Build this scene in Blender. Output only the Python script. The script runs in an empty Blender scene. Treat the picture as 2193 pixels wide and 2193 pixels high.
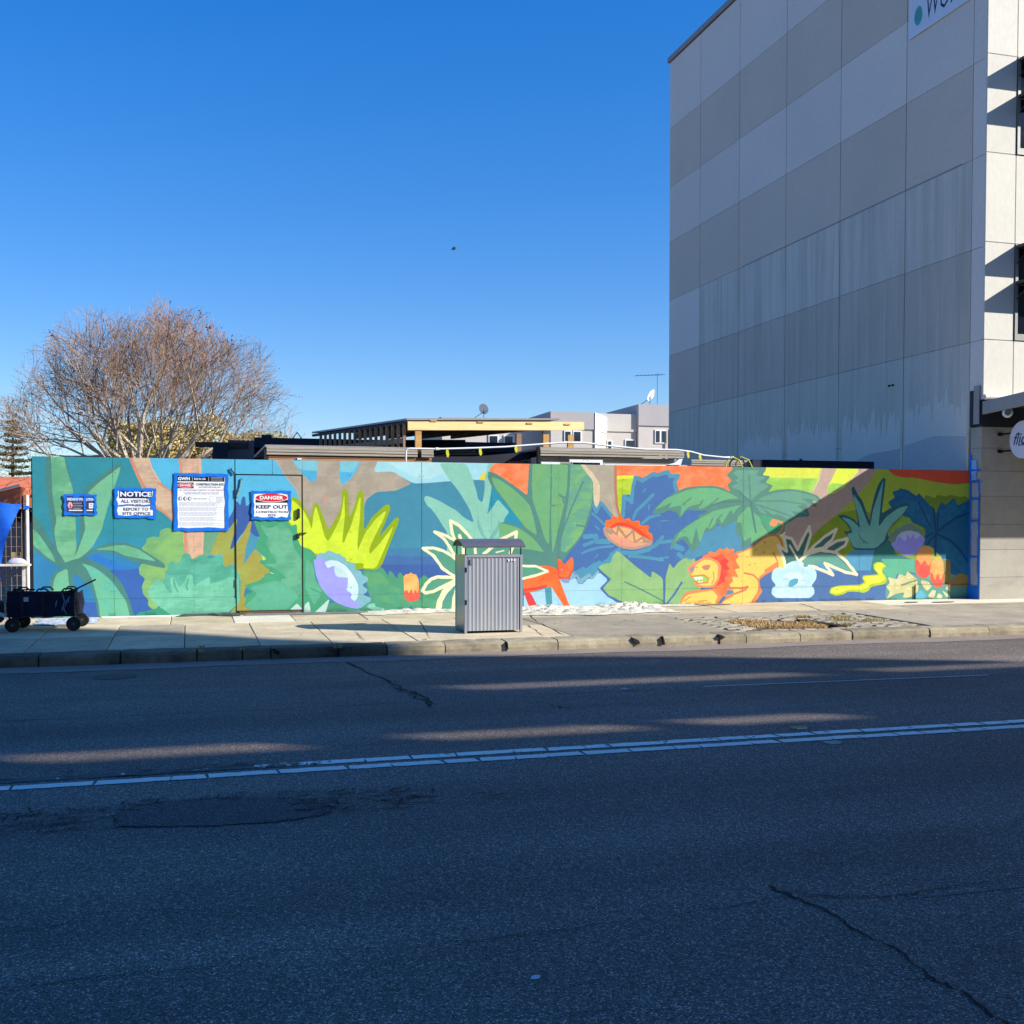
import bpy, math, random
import numpy as np
from mathutils import Vector, Matrix
random.seed(7)
rng = np.random.default_rng(7)
S = bpy.context.scene
COLL = S.collection
R = math.radians

# ------------------------------------------------------------------ camera, sky, sun, exposure
cd = bpy.data.cameras.new('camera'); cam = bpy.data.objects.new('camera', cd); COLL.objects.link(cam)
cd.sensor_width = 36.0; cd.lens = 39.07; cd.shift_y = 0.0471
cd.clip_start = 0.1; cd.clip_end = 2000
cam.location = (0, 0, 1.6); cam.rotation_euler = (R(90 - 1.8), 0, R(-16.3))
S.camera = cam
SUN = Vector((1.75, -1.0, 1.05)).normalized()
world = bpy.data.worlds.new('World'); S.world = world; world.use_nodes = True
wn = world.node_tree; wn.nodes.clear()
sky = wn.nodes.new('ShaderNodeTexSky'); sky.sky_type = 'NISHITA'; sky.sun_disc = False
sky.sun_elevation = math.asin(SUN.z); sky.sun_rotation = math.atan2(SUN.x, SUN.y)
sky.altitude = 0; sky.air_density = 1.0; sky.dust_density = 0.3; sky.ozone_density = 5.0
bg = wn.nodes.new('ShaderNodeBackground'); bg.inputs[1].default_value = 0.15
wo = wn.nodes.new('ShaderNodeOutputWorld')
hs = wn.nodes.new('ShaderNodeHueSaturation'); hs.inputs['Saturation'].default_value = 1.57; hs.inputs['Hue'].default_value = .517
gm = wn.nodes.new('ShaderNodeGamma'); gm.inputs[1].default_value = 0.7
wn.links.new(sky.outputs[0], gm.inputs[0]); wn.links.new(gm.outputs[0], hs.inputs['Color']); wn.links.new(hs.outputs[0], bg.inputs[0]); wn.links.new(bg.outputs[0], wo.inputs[0])
sl = bpy.data.lights.new('sun', 'SUN'); sl.energy = 4.0; sl.angle = R(0.5); sl.color = (1.0, 0.95, 0.88)
so = bpy.data.objects.new('sun', sl); COLL.objects.link(so)
so.rotation_euler = (-SUN).to_track_quat('-Z', 'Y').to_euler()
S.view_settings.view_transform = 'Standard'; S.view_settings.look = 'None'
S.view_settings.exposure = 1.0; S.view_settings.gamma = 1.0
S.view_settings.use_curve_mapping = False

# ------------------------------------------------------------------ helpers
def lin(c):
    c = c / 255.0
    return c / 12.92 if c <= 0.04045 else ((c + 0.055) / 1.055) ** 2.4
def rgb(r, g, b, k=1.0):
    return (min(lin(r) * k, 1), min(lin(g) * k, 1), min(lin(b) * k, 1), 1)

class NT:
    def __init__(s, name):
        s.m = bpy.data.materials.new(name); s.m.use_nodes = True
        s.t = s.m.node_tree; s.t.nodes.clear()
        s.out = s.n('OutputMaterial'); s.b = s.n('BsdfPrincipled'); s.l(s.b, 0, s.out, 0)
        s._co = None
    def n(s, typ, **kw):
        x = s.t.nodes.new('ShaderNode' + typ)
        for k, v in kw.items(): setattr(x, k, v)
        return x
    def l(s, a, ao, b, bi):
        s.t.links.new(a.outputs[ao], b.inputs[bi])
    def co(s, scale=(1, 1, 1), rot=(0, 0, 0), loc=(0, 0, 0)):
        if s._co is None: s._co = s.n('TexCoord')
        mp = s.n('Mapping'); mp.inputs['Scale'].default_value = scale
        mp.inputs['Rotation'].default_value = rot; mp.inputs['Location'].default_value = loc
        s.l(s._co, 'Object', mp, 0); return mp
    def noise(s, scale=5, detail=4, rough=.55, st=(1, 1, 1), dist=0, loc=(0, 0, 0)):
        x = s.n('TexNoise'); x.inputs['Scale'].default_value = scale
        x.inputs['Detail'].default_value = detail; x.inputs['Roughness'].default_value = rough
        x.inputs['Distortion'].default_value = dist
        s.l(s.co(st, loc=loc), 0, x, 'Vector'); return x
    def ramp(s, src, so_, stops):
        r = s.n('ValToRGB'); e = r.color_ramp.elements
        while len(e) < len(stops): e.new(0.5)
        for i, (p, c) in enumerate(stops):
            e[i].position = p
            e[i].color = c if isinstance(c, tuple) else (c, c, c, 1)
        s.l(src, so_, r, 0); return r
    def mix(s, fac, a, b, mode='MIX', f=None):
        m = s.n('Mix', data_type='RGBA', blend_type=mode)
        if fac is not None: s.l(fac[0], fac[1], m, 0)
        else: m.inputs[0].default_value = f
        for k, v in ((6, a), (7, b)):
            if isinstance(v, tuple) and not isinstance(v[0], bpy.types.Node): m.inputs[k].default_value = v
            else:
                if isinstance(v, tuple): s.l(v[0], v[1], m, k)
                else: s.l(v, 2 if v.bl_idname == 'ShaderNodeMix' else 0, m, k)
        return m
    def bump(s, src, so_, strength=.3, dist=.01):
        b = s.n('Bump'); b.inputs['Strength'].default_value = strength; b.inputs['Distance'].default_value = dist
        s.l(src, so_, b, 'Height'); s.l(b, 0, s.b, 'Normal'); return b
    def col(s, x):
        s.l(x, 2 if x.bl_idname == 'ShaderNodeMix' else 0, s.b, 'Base Color')
    def vary(s, x, amt=.12):
        oi = s.n('ObjectInfo'); mr = s.n('MapRange')
        mr.inputs[3].default_value = 1 - amt; mr.inputs[4].default_value = 1 + amt
        s.l(oi, 'Random', mr, 0)
        return s.mix(None, x, (mr, 0), 'MULTIPLY', 1.0)

def surf(name, c1, c2=None, scale=3, rough=.75, metal=0, bump=.15, bscale=40, stretch=(1, 1, 1), vary=0, spec=.3, fine=.12, detail=5):
    s = NT(name); c2 = c2 or tuple(v * .75 for v in c1[:3]) + (1,)
    n = s.noise(scale, detail, .6, stretch)
    r = s.ramp(n, 0, [(.3, c1), (.7, c2)])
    n2 = s.noise(bscale, 3, .6, stretch)
    f = s.ramp(n2, 0, [(.3, 1 - fine), (.7, 1.0)])
    x = s.mix(None, r, f, 'MULTIPLY', 1.0)
    if vary: x = s.vary(x, vary)
    s.col(x); s.b.inputs['Roughness'].default_value = rough; s.b.inputs['Metallic'].default_value = metal
    s.b.inputs['Specular IOR Level'].default_value = spec
    if bump: s.bump(n2, 0, bump, .005)
    return s.m

OR = {}
class MB:
    def __init__(s): s.v = []; s.f = []; s.uv = None
    def add(s, vs, fs):
        o = len(s.v); s.v += [tuple(p) for p in vs]; s.f += [tuple(i + o for i in f) for f in fs]; return s
    def box(s, x0, x1, y0, y1, z0, z1, c=0, M=None):
        if c <= 0:
            vs = [(x, y, z) for z in (z0, z1) for y in (y0, y1) for x in (x0, x1)]
            fs = [(0, 2, 3, 1), (4, 5, 7, 6), (0, 1, 5, 4), (2, 6, 7, 3), (0, 4, 6, 2), (1, 3, 7, 5)]
        else:
            vs = []; fs = []
            X = (x0, x1); Y = (y0, y1); Z = (z0, z1); sg = (1, -1); idx = {}
            for i in (0, 1):
                for j in (0, 1):
                    for k in (0, 1):
                        p = (X[i], Y[j], Z[k]); q = (c * sg[i], c * sg[j], c * sg[k])
                        for a in (0, 1, 2):   # vertex lying on the face normal to axis a
                            idx[(i, j, k, a)] = len(vs)
                            vs.append(tuple(p[b] + (0 if b == a else q[b]) for b in (0, 1, 2)))
            def face(l): fs.append(tuple(idx[t] for t in l))
            for a in (0, 1, 2):
                b, d = (a + 1) % 3, (a + 2) % 3
                for sa in (0, 1):
                    cs = [(0, 0), (1, 0), (1, 1), (0, 1)]
                    if sa == 0: cs = cs[::-1]
                    l = []
                    for (u, w) in cs:
                        t = [0, 0, 0]; t[a] = sa; t[b] = u; t[d] = w; l.append((*t, a))
                    face(l)
                for u in (0, 1):
                    for w in (0, 1):       # edge along axis a
                        t0 = [0, 0, 0]; t1 = [0, 0, 0]
                        t0[b] = t1[b] = u; t0[d] = t1[d] = w; t0[a] = 0; t1[a] = 1
                        l = [(*t0, b), (*t1, b), (*t1, d), (*t0, d)]
                        if (u == w): l = l[::-1]
                        face(l)
            for i in (0, 1):
                for j in (0, 1):
                    for k in (0, 1):
                        l = [(i, j, k, 0), (i, j, k, 1), (i, j, k, 2)]
                        if (i + j + k) % 2 == 0: l = l[::-1]
                        face(l)
        if M is not None: vs = [M @ Vector(p) for p in vs]
        return s.add(vs, fs)
    def tube(s, pts, r, n=8, cap=True):
        pts = [Vector(p) for p in pts]; L = len(pts); rr = r if isinstance(r, (list, tuple)) else [r] * L
        vs = []; fs = []; up = None
        for i, p in enumerate(pts):
            d = (pts[min(i + 1, L - 1)] - pts[max(i - 1, 0)]).normalized()
            if up is None: up = d.orthogonal().normalized()
            up = (up - d * up.dot(d)); up = up.normalized() if up.length > 1e-6 else d.orthogonal().normalized()
            w = d.cross(up)
            for k in range(n):
                a = 2 * math.pi * k / n
                vs.append(p + (up * math.cos(a) + w * math.sin(a)) * rr[i])
        for i in range(L - 1):
            for k in range(n):
                a = i * n + k; b = i * n + (k + 1) % n
                fs.append((a, b, b + n, a + n))
        if cap:
            fs.append(tuple(range(n - 1, -1, -1))); fs.append(tuple((L - 1) * n + k for k in range(n)))
        return s.add(vs, fs)
    def cyl(s, a, b, r, n=16): return s.tube([a, b], r, n)
    def prism(s, poly, axis, a, b):
        """poly of 2-D points in the plane normal to axis (x: yz, y: xz, z: xy)"""
        def P(u, w, t): return {'x': (t, u, w), 'y': (u, t, w), 'z': (u, w, t)}[axis]
        n = len(poly); vs = [P(u, w, a) for u, w in poly] + [P(u, w, b) for u, w in poly]
        fs = [tuple(range(n)), tuple(range(2 * n - 1, n - 1, -1))] + [(i, i + n, (i + 1) % n + n, (i + 1) % n) for i in range(n)]
        return s.add(vs, fs)
    def shift(s, d):
        s.v = [(x + d[0], y + d[1], z + d[2]) for x, y, z in s.v]; return s
    def build(s, name, mat, parent=None, kind=None, smooth=False, label=None):
        o0 = OR.get(parent.name, (0, 0, 0)) if parent else (0, 0, 0)
        me = bpy.data.meshes.new(name)
        me.from_pydata([(x - o0[0], y - o0[1], z - o0[2]) for x, y, z in s.v], [], s.f); me.update()
        import bmesh
        if len(s.f) < 40000:
            bm = bmesh.new(); bm.from_mesh(me); bmesh.ops.recalc_face_normals(bm, faces=bm.faces[:]); bm.to_mesh(me); bm.free()
        if mat: me.materials.append(mat)
        if smooth: me.polygons.foreach_set('use_smooth', [True] * len(me.polygons))
        ob = bpy.data.objects.new(name, me); COLL.objects.link(ob)
        if parent: ob.parent = parent; OR[ob.name] = o0
        if kind: ob['kind'] = kind
        if label: ob['label'] = label
        return ob
def box(name, x0, x1, y0, y1, z0, z1, mat, parent=None, c=0, **kw):
    return MB().box(x0, x1, y0, y1, z0, z1, c).build(name, mat, parent, **kw)
def thing(name, label, cat, loc, group=None):
    o = bpy.data.objects.new(name, None); COLL.objects.link(o); o.location = loc
    o.empty_display_size = .2
    o['label'] = label; o['category'] = cat
    if group: o['group'] = group
    OR[o.name] = tuple(loc); return o
def tag(o, label, cat, group=None):
    o['label'] = label; o['category'] = cat
    if group: o['group'] = group
    return o
def sub(p, name, mesh_obj): return mesh_obj

FRONT = Matrix(((1, 0, 0), (0, 0, -1), (0, 1, 0)))       # local x,y,z(out) -> faces the street (-Y)
SIDE = Matrix(((0, 0, -1), (-1, 0, 0), (0, 1, 0)))       # faces -X, reads along -Y
def text(name, s, mat, parent, centre, w, h, frame=FRONT, bold=0.0, shear=0, extrude=.0015, label=None):
    cu = bpy.data.curves.new('t', 'FONT'); cu.body = s; cu.size = 1; cu.offset = bold; cu.shear = shear
    cu.align_x = 'CENTER'; cu.resolution_u = 2
    ob = bpy.data.objects.new('t', cu); COLL.objects.link(ob)
    bpy.context.view_layer.update()
    me = bpy.data.meshes.new_from_object(ob.evaluated_get(bpy.context.evaluated_depsgraph_get()))
    bpy.data.objects.remove(ob)
    co = np.empty(len(me.vertices) * 3); me.vertices.foreach_get('co', co); co = co.reshape(-1, 3)
    if len(co) == 0: return None
    mn = co.min(0); mx = co.max(0)
    co[:, 0] = (co[:, 0] - (mn[0] + mx[0]) / 2) * (w / max(mx[0] - mn[0], 1e-6))
    co[:, 1] = (co[:, 1] - (mn[1] + mx[1]) / 2) * (h / max(mx[1] - mn[1], 1e-6))
    co[:, 2] = 0
    F = np.array(frame); co = co @ F.T
    o0 = OR.get(parent.name, (0, 0, 0)) if parent else (0, 0, 0)
    co += np.array(centre) - np.array(o0)
    me.vertices.foreach_set('co', co.reshape(-1)); me.update(); me.name = name
    me.materials.clear(); me.materials.append(mat)
    o = bpy.data.objects.new(name, me); COLL.objects.link(o)
    if parent: o.parent = parent; OR[o.name] = o0
    if label: o['label'] = label
    return o
def ellipse(cx, cz, rx, rz, n=28): return [(cx + rx * math.cos(2 * math.pi * i / n), cz + rz * math.sin(2 * math.pi * i / n)) for i in range(n)]
def gz(y): return .13 + (y - 13.5) * .0183            # footpath height
PAINT=dict(teal=(52,146,158),teal2=(52,147,170),blue1=(52,134,180),blue1b=(45,125,200),blue2=(58,105,178),skyb=(90,188,222),teal3=(65,142,166),teal3b=(64,128,168),blue3=(66,112,168),blue4=(60,98,165),skyl=(165,220,228),skyl2=(182,228,230),ygreen=(122,178,115),ygreenb=(135,185,108),ggrey=(112,168,130),tan=(198,168,140),tan2=(212,182,150),orangebr=(216,146,112),peach=(232,184,150),mteal=(82,168,140),mtealb=(92,176,150),lteal=(110,190,155),ltealb=(122,200,165),green1=(62,160,122),dleaf=(78,136,124),gleaf=(102,174,132),gleafb=(120,186,140),mint=(115,192,152),mintb=(100,186,158),mblue=(75,152,180),navy=(60,96,165),olive=(168,160,72),oliveb=(158,165,78),dgreen=(72,166,120),lgreen=(92,170,134),lgreenb=(105,178,140),lgreen2=(98,182,146),lime=(200,235,70),paleg=(200,230,160),trunkg=(168,158,140),trunkgb=(176,164,144),skyg=(125,200,212),skyb2=(80,178,218),peachr=(205,150,130),ydark=(150,178,8),ybright=(216,238,56),ybrightb=(198,222,48),dg3=(78,156,118),g3=(96,166,112),palem=(132,206,180),gteal=(130,186,196),purple=(164,164,250),lilacw=(198,226,228),whiteb=(222,243,243),palew=(196,226,216),red2=(238,100,76),orange2=(248,170,92),orange2b=(254,190,110),orange3=(240,150,80),teal4=(26,146,172),mintp=(138,203,180),mintd=(118,180,168),yell=(228,216,70),orange=(255,122,66),orangeb=(255,140,92),dleaf2=(82,138,126),gl2=(116,176,114),gl2b=(106,170,116),gl3=(100,164,136),lime2=(168,196,30),lime2b=(182,210,50),yell2=(232,232,62),dblue=(66,112,172),trunkt=(182,172,148),trunkt2=(170,160,140),creamt=(224,206,170),creamt2=(210,190,155),brown=(186,126,92),peacht=(205,175,145),tblue=(76,150,180),tbluel=(126,176,192),lblue=(172,216,230),lblueb=(160,206,228),tealleg=(74,154,170),redleg=(224,62,66),fox=(250,100,42),foxb=(255,112,50),foxr=(226,66,62),greyb=(130,160,190),gl4=(148,190,126),gl4b=(136,182,116),petal=(252,92,28),petalb=(250,110,40),petalr=(240,66,30),podo=(190,152,130),podo2=(182,142,110),podi=(238,160,130),podt=(255,190,110),podt2=(245,170,120),fill1=(86,158,128),fill1b=(78,150,135),cream=(252,242,196),yell3=(228,236,78),green5=(150,206,82),green5b=(164,214,90),yell4=(226,242,66),ol1=(182,202,62),ol1b=(172,196,66),ol2=(150,172,42),ol2b=(140,165,44),ol3=(126,158,46),red3=(240,92,56),trunkp=(200,172,152),trunkpb=(190,164,146),midblue=(76,146,178),plo=(86,142,124),plf=(108,180,124),plfb=(100,172,126),plg=(104,164,138),plgb=(98,156,140),pld=(74,130,126),dblue2=(74,116,172),dblue3=(82,128,180),midblue2=(84,160,196),lo=(232,142,84),lf=(255,214,106),lfb=(252,206,98),lo2=(216,132,90),lo3=(240,150,96),white=(244,248,240),lsp=(206,158,66),mane=(250,132,76),maneb=(246,112,60),maner=(232,64,56),manerb=(240,84,60),nose=(150,146,164),lime3=(166,214,84),fill2=(72,124,118),fill2l=(104,168,152),cream2=(250,240,202),fl1=(208,236,240),fl2=(184,224,232),fl3=(90,170,204),dg6=(48,130,124),gbit=(142,186,80),dp=(26,110,152),dpl=(38,124,166),dpd=(14,76,128),agd=(38,106,112),agf=(126,196,178),agfb=(118,188,172),agd2=(86,150,140),scal=(118,156,138),lilac2=(198,206,236),tg=(94,186,150),tg2=(96,160,146),brn=(160,132,70),kh=(222,216,164),kh2=(204,200,142),cyan=(92,182,208),khg=(126,152,112),red4=(228,80,72),snd=(188,206,42),snl=(226,240,58),snl2=(236,246,80))
MURAL = [  # outlines traced from image pixels, converted to wall units
('teal','',[-10,499,571,510,569,225,-14,227]),
('teal2','',[-13,243,569,242,568,139,-15,145]),
('blue1','',[-14,194,152,204,323,175,568,156,567,-63,-17,-46]),
('blue2','',[212,143,323,147,377,141,375,-29,257,-26]),
('blue2','',[133,55,179,51,194,-24,127,-23]),
('blue1b','',[165,193,217,173,243,159,296,144,233,142,165,171]),
('skyb','',[324,489,599,494,1061,502,1060,252,596,110,432,268,406,372,366,408,339,450]),
('teal3','',[974,430,1449,435,1449,144,972,149]),
('blue3','',[972,181,1323,173,1322,-22,972,-14]),
('teal3b','',[973,205,1323,203,1323,176,972,180]),
('blue4','',[1017,151,1323,148,1322,-22,1016,-15]),
('skyl','',[1018,492,1449,499,1430,426,1273,423,1199,416,1150,414,1084,450,1018,448,1024,469]),
('skyl2','',[1057,484,1236,484,1258,451,1199,429,1163,432,1108,458]),
('ygreen','ygreenb',[310,189,306,209,320,223,321,237,340,244,359,241,360,262,383,271,402,263,421,262,547,265,546,196,431,160,377,141,374,107,349,85,354,22,335,21,323,34,325,51,310,66,306,91,316,115,300,128,298,147,306,161,374,155,350,175]),
('ggrey','',[492,265,550,265,516,188,486,174]),
('tan','tan2',[273,488,326,488,338,453,360,411,390,386,419,367,418,268,405,289,378,313,351,328,320,349,309,394,291,433]),
('orangebr',9.5,[276,485,294,438,312,399,323,385]),
('peach',3.9,[329,485,339,450,363,408]),
('orangebr',5.1,[355,408,374,394,416,369]),
('orangebr',6.2,[352,330,378,313,405,285]),
('tan','peach',[415,488,484,487,486,424,492,262,487,188,469,182,456,170,443,194,431,194,429,262,424,423]),
('peach',7.4,[480,486,481,424,486,262,484,191]),
('orangebr',6.2,[419,485,426,426]),
('orangebr',8.5,[434,256,435,197]),
('peach','tan',[441,253,481,256,483,191,469,185,456,173,448,194]),
('mteal','mtealb',[368,101,390,170,415,159,431,194,443,194,456,170,486,187,505,174,544,188,549,149,593,160,604,138,604,23,368,42]),
('lteal','ltealb',[322,82,333,91,349,113,367,107,379,79,395,67,388,112,399,122,414,89,430,100,440,126,455,126,458,89,502,117,508,114,507,94,571,117,593,112,598,40,576,18,556,1,553,-33,391,-15,357,28,330,54]),
('mteal',4.0,[399,112,403,89,411,72]),
('mteal',4.0,[443,112,436,89,440,78]),
('green1','',[281,-27,291,11,327,17,359,27,391,2,429,-13,429,-30]),
('dleaf','',[39,485,93,486,101,441,118,375,121,309,121,199,108,158,87,158,67,197,59,224,54,254,48,309,36,405,39,451]),
('gleaf','gleafb',[52,486,89,486,97,441,113,386,119,309,120,254,121,204,113,171,98,165,85,162,69,194,63,227,59,260,66,293,61,323,54,391,54,446]),
('dleaf','',[138,378,157,398,236,463,251,459,249,449,227,385,206,315,189,260,165,210,129,177,108,163,119,202,130,240,133,309,137,365]),
('mint','gleafb',[152,372,183,404,220,434,249,457,246,440,230,393,209,326,192,262,165,210,134,182,98,162,113,180,125,204,137,238,147,268,142,304,151,337]),
('dleaf','',[-2,314,18,290,57,221,70,199,91,161,72,151,24,186,1,207,-4,219]),
('mint','gleaf',[-2,268,15,254,34,224,54,191,63,165,37,184,-3,222]),
('dleaf','',[129,177,150,196,179,212,218,226,260,226,302,209,342,181,374,159,374,146,344,152,283,168,244,186,212,197,171,197,150,185]),
('mint','gleaf',[173,205,207,212,234,218,257,218,297,206,321,189,351,167,297,177,257,186,231,200,207,203]),
('dleaf','',[82,163,106,173,139,182,191,160,230,126,253,95,271,47,291,-27,184,-24,173,46,162,88,144,105,128,124,113,130,110,116,115,83,116,-22,38,-20,44,90,47,117,62,142,87,154]),
('mint','mintb',[134,164,165,154,196,132,222,106,240,78,261,47,277,-26,186,-24,183,32,174,71,164,115,149,146]),
('mint','gleafb',[52,-21,55,109,64,132,95,150,97,116,100,83,99,-22]),
('blue1','',[113,122,128,123,144,105,162,85,174,43,127,49,115,83]),
('mblue','',[602,299,650,299,661,195,618,150,593,153,605,230]),
('navy','',[561,282,565,299,580,325,586,351,593,352,601,339,606,364,613,369,616,362,618,336,639,353,647,311,668,240,644,244,630,259,616,265,594,236,577,204,564,200,577,236]),
('olive','oliveb',[507,182,536,259,563,262,590,300,591,288,577,236,568,202,582,210,616,265,628,290,635,289,630,253,616,207,610,153,627,181,647,207,669,172,693,134,666,109,615,86,608,52,626,63,637,22,631,-4,564,-2,575,15,598,40,601,109,582,160,548,146,546,190]),
('dgreen','',[642,291,653,299,747,299,758,273,775,285,778,238,789,209,815,200,821,212,832,177,826,156,832,106,855,71,878,47,866,-12,637,8,609,26,617,46,610,52,618,63,637,69,608,89,632,97,671,108,674,127,705,125,689,137,655,164,680,176,658,190,644,219,661,239,650,267]),
('lgreen','lgreenb',[661,282,689,267,732,285,761,253,760,224,772,195,789,174,786,136,788,63,774,49,737,73,722,108,745,110,706,143,669,155,714,157,678,218,686,239,670,259]),
('lgreen2','lgreen',[626,83,677,97,717,104,745,84,771,60,785,37,748,8,637,10,612,26,631,43,651,63]),
('lgreen2','lgreen',[803,171,826,150,832,100,855,65,828,21,814,48,800,77]),
('dgreen',6.5,[811,48,828,12,872,50,817,77]),
('dgreen',7.6,[745,11,776,40,794,13]),
('lime','',[665,184,680,171,668,167]),
('paleg','',[690,132,707,124,690,127]),
('trunkg','trunkgb',[710,486,762,485,776,459,805,428,825,414,837,425,841,486,912,487,910,443,915,405,944,425,965,453,980,486,1034,487,1019,449,1084,452,1145,414,1090,389,1030,386,997,362,989,341,988,261,873,229,833,253,790,329,776,387,742,433]),
('skyg','',[762,482,841,483,841,451,805,451,779,458]),
('skyg','',[912,485,977,483,950,447,912,449]),
('skyb2','',[778,455,805,449,840,451,837,426,825,415,805,428]),
('skyb2','',[912,449,956,448,941,426,915,406]),
('tan',3.5,[709,484,742,431,776,387,787,352]),
('peachr','',[859,376,868,370,869,343,861,346]),
('ydark','',[756,370,770,366,790,352,801,329,818,297,827,343,835,351,845,340,856,311,873,261,897,297,915,335,918,388,927,397,937,388,941,300,956,335,968,379,977,393,988,385,988,261,1015,306,1054,341,1066,346,1073,342,1074,330,1060,294,1037,242,1063,270,1088,300,1099,304,1103,297,1099,282,1072,216,1047,151,1029,133,980,137,961,134,931,158,879,191,835,182,832,177,821,212,815,200,786,212,775,238,774,285,755,273,745,294,752,311]),
('ybright','ybrightb',[758,359,775,347,798,321,813,291,821,264,827,311,834,340,844,311,862,241,873,226,891,258,914,305,925,379,927,311,917,220,932,229,950,282,978,372,976,312,967,223,968,190,979,158,964,155,943,159,914,182,879,192,835,185,815,203,786,212,776,238,775,282,758,278,748,294,755,311]),
('ybright','ybrightb',[919,194,928,235,946,276,961,323,977,374,975,312,967,223,965,170,946,159,928,164]),
('ybright','ybrightb',[967,196,991,252,1027,300,1061,327,1053,300,1020,237,1004,199,1008,181,990,152,972,158]),
('ybright','ybrightb',[1005,183,1038,217,1084,277,1076,252,1053,199,1026,138,984,140,990,158]),
('dg3','',[825,-11,883,32,972,15,1011,29,981,134,1029,135,1042,145,1056,130,1066,112,1068,127,1074,130,1083,122,1096,103,1098,119,1106,125,1119,110,1119,30,1174,29,1168,102,1186,116,1200,104,1301,103,1301,-52,825,-40]),
('g3','dg3',[987,128,1047,124,1071,88,1095,73,1119,72,1119,42,1174,35,1198,41,1229,28,1217,-8,1192,11,1155,18,1113,24,1095,7,1077,25,1017,32,1026,47,1002,56,1005,74]),
('blue4','',[1126,-15,1141,18,1152,-15]),
('palem','',[995,15,1005,24,1022,26,1025,14,1054,9,1052,-13,1031,-13,1016,3]),
('palem','',[1061,-7,1098,8,1095,-1,1082,-14]),
('gteal','',[834,180,847,191,861,188,873,198,885,194,902,185,910,188,917,176,926,177,933,158,949,159,959,153,960,134,978,131,982,118,1002,108,999,98,981,85,999,71,996,62,983,54,1010,43,1008,31,990,21,975,9,878,47,832,136]),
('purple','',[826,168,847,175,864,168,896,150,931,120,946,81,952,45,976,14,969,9,943,12,901,28,872,50,846,83,832,124]),
('lilacw','',[890,147,920,138,940,114,937,109,896,114]),
('whiteb','lilacw',[861,160,879,167,902,164,931,146,955,114,970,81,967,45,957,33,943,44,949,57,930,70,936,93,934,120,914,138,890,148,870,141]),
('palew','',[749,8,774,31,794,7]),
('palew','',[796,-7,797,25,811,37,817,7,817,-11]),
('palew','',[817,-11,878,45,860,-12]),
('red2','',[1117,72,1137,84,1169,72,1173,47,1168,35,1152,29,1134,29,1120,39]),
('orange2','orange2b',[1116,108,1122,117,1134,119,1141,125,1147,119,1159,117,1166,102,1169,72,1162,54,1156,69,1149,51,1142,72,1134,54,1128,69,1119,60]),
('teal4','',[1411,404,1545,406,1545,251,1405,252]),
('teal3','',[1348,431,1391,431,1387,343,1367,373]),
('mintp','',[1236,481,1327,482,1348,434,1361,395,1368,364,1383,352,1390,395,1390,428,1395,450,1402,483,1430,484,1417,444,1414,395,1405,343,1398,312,1417,337,1436,365,1456,343,1476,322,1459,301,1456,282,1446,233,1449,175,1260,176,1264,252,1242,285,1225,312,1208,333,1195,342,1185,363,1188,372,1196,374,1211,369,1245,354,1270,339,1292,328,1320,303,1354,286,1339,331,1307,382,1292,403,1273,424]),
('mintd','',[1364,322,1370,294,1386,252,1398,233,1386,233,1367,267]),
('mintd','',[1440,297,1430,267,1405,236,1417,233,1433,251,1446,282]),
('skyl','',[1329,482,1402,483,1394,456,1388,428,1370,428,1352,428,1345,449]),
('yell','',[1369,428,1376,443,1395,458,1390,427]),
('orange','orangeb',[1423,484,1551,486,1551,369,1522,368,1401,453]),
('dleaf2','',[1402,457,1423,453,1458,433,1510,399,1539,377,1545,486,1728,488,1772,439,1776,358,1762,307,1752,273,1735,235,1706,201,1686,185,1666,157,1650,133,1522,140,1458,140,1439,175,1442,285,1458,290,1526,270,1497,316,1458,356,1417,404,1400,435]),
('gl2','gl2b',[1411,440,1439,431,1458,420,1493,396,1526,368,1548,344,1558,313,1574,243,1535,267,1497,313,1458,363,1423,409]),
('gl2','gl2b',[1439,285,1458,283,1497,273,1529,257,1561,233,1600,187,1565,194,1516,200,1458,200,1442,205]),
('gl2','gl2b',[1557,486,1621,487,1622,313,1615,211,1600,233,1581,295,1558,359,1554,421]),
('gl2','gl2b',[1626,487,1683,488,1680,407,1669,345,1653,282,1640,232,1628,180,1624,251,1621,375]),
('gl3','gl2',[1693,488,1729,488,1760,455,1771,433,1773,383,1765,339,1742,273,1735,251,1712,220,1676,185,1657,190,1661,242,1671,288,1682,345,1690,413]),
('dleaf2',6.2,[1737,425,1718,385,1699,345,1666,264,1653,217]),
('dleaf2',5.0,[1623,440,1621,344,1618,251,1622,195]),
('dleaf2',6.2,[1652,380,1666,371,1682,376]),
('dleaf2',6.2,[1667,354,1666,371]),
('dleaf2',5.0,[1714,279,1745,272]),
('dleaf2',5.6,[1623,344,1634,344]),
('orange','orangeb',[1855,490,2452,500,2453,391,1856,386]),
('lime2','lime2b',[1861,448,1934,449,1927,384,1890,384,1883,308,1863,308]),
('yell2','',[1861,449,1930,450,1925,441,1861,434]),
('dblue','',[1650,130,1666,157,1686,185,1729,232,1752,273,1765,314,1773,348,1789,333,1802,362,1846,304,1875,308,1883,384,1915,358,1922,431,1930,448,1944,447,1958,440,1996,461,2008,458,2054,470,2058,455,2096,455,2083,430,2093,401,2086,391,2343,315,2602,316,2606,-85,1719,-63,1699,126]),
('trunkt','trunkt2',[1725,488,1858,490,1860,409,1866,345,1876,308,1849,301,1825,339,1802,364,1789,334,1776,354,1773,430,1752,454]),
('creamt','creamt2',[1725,488,1738,489,1772,458,1798,421,1799,367,1789,334,1776,354,1773,430,1752,454]),
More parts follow.
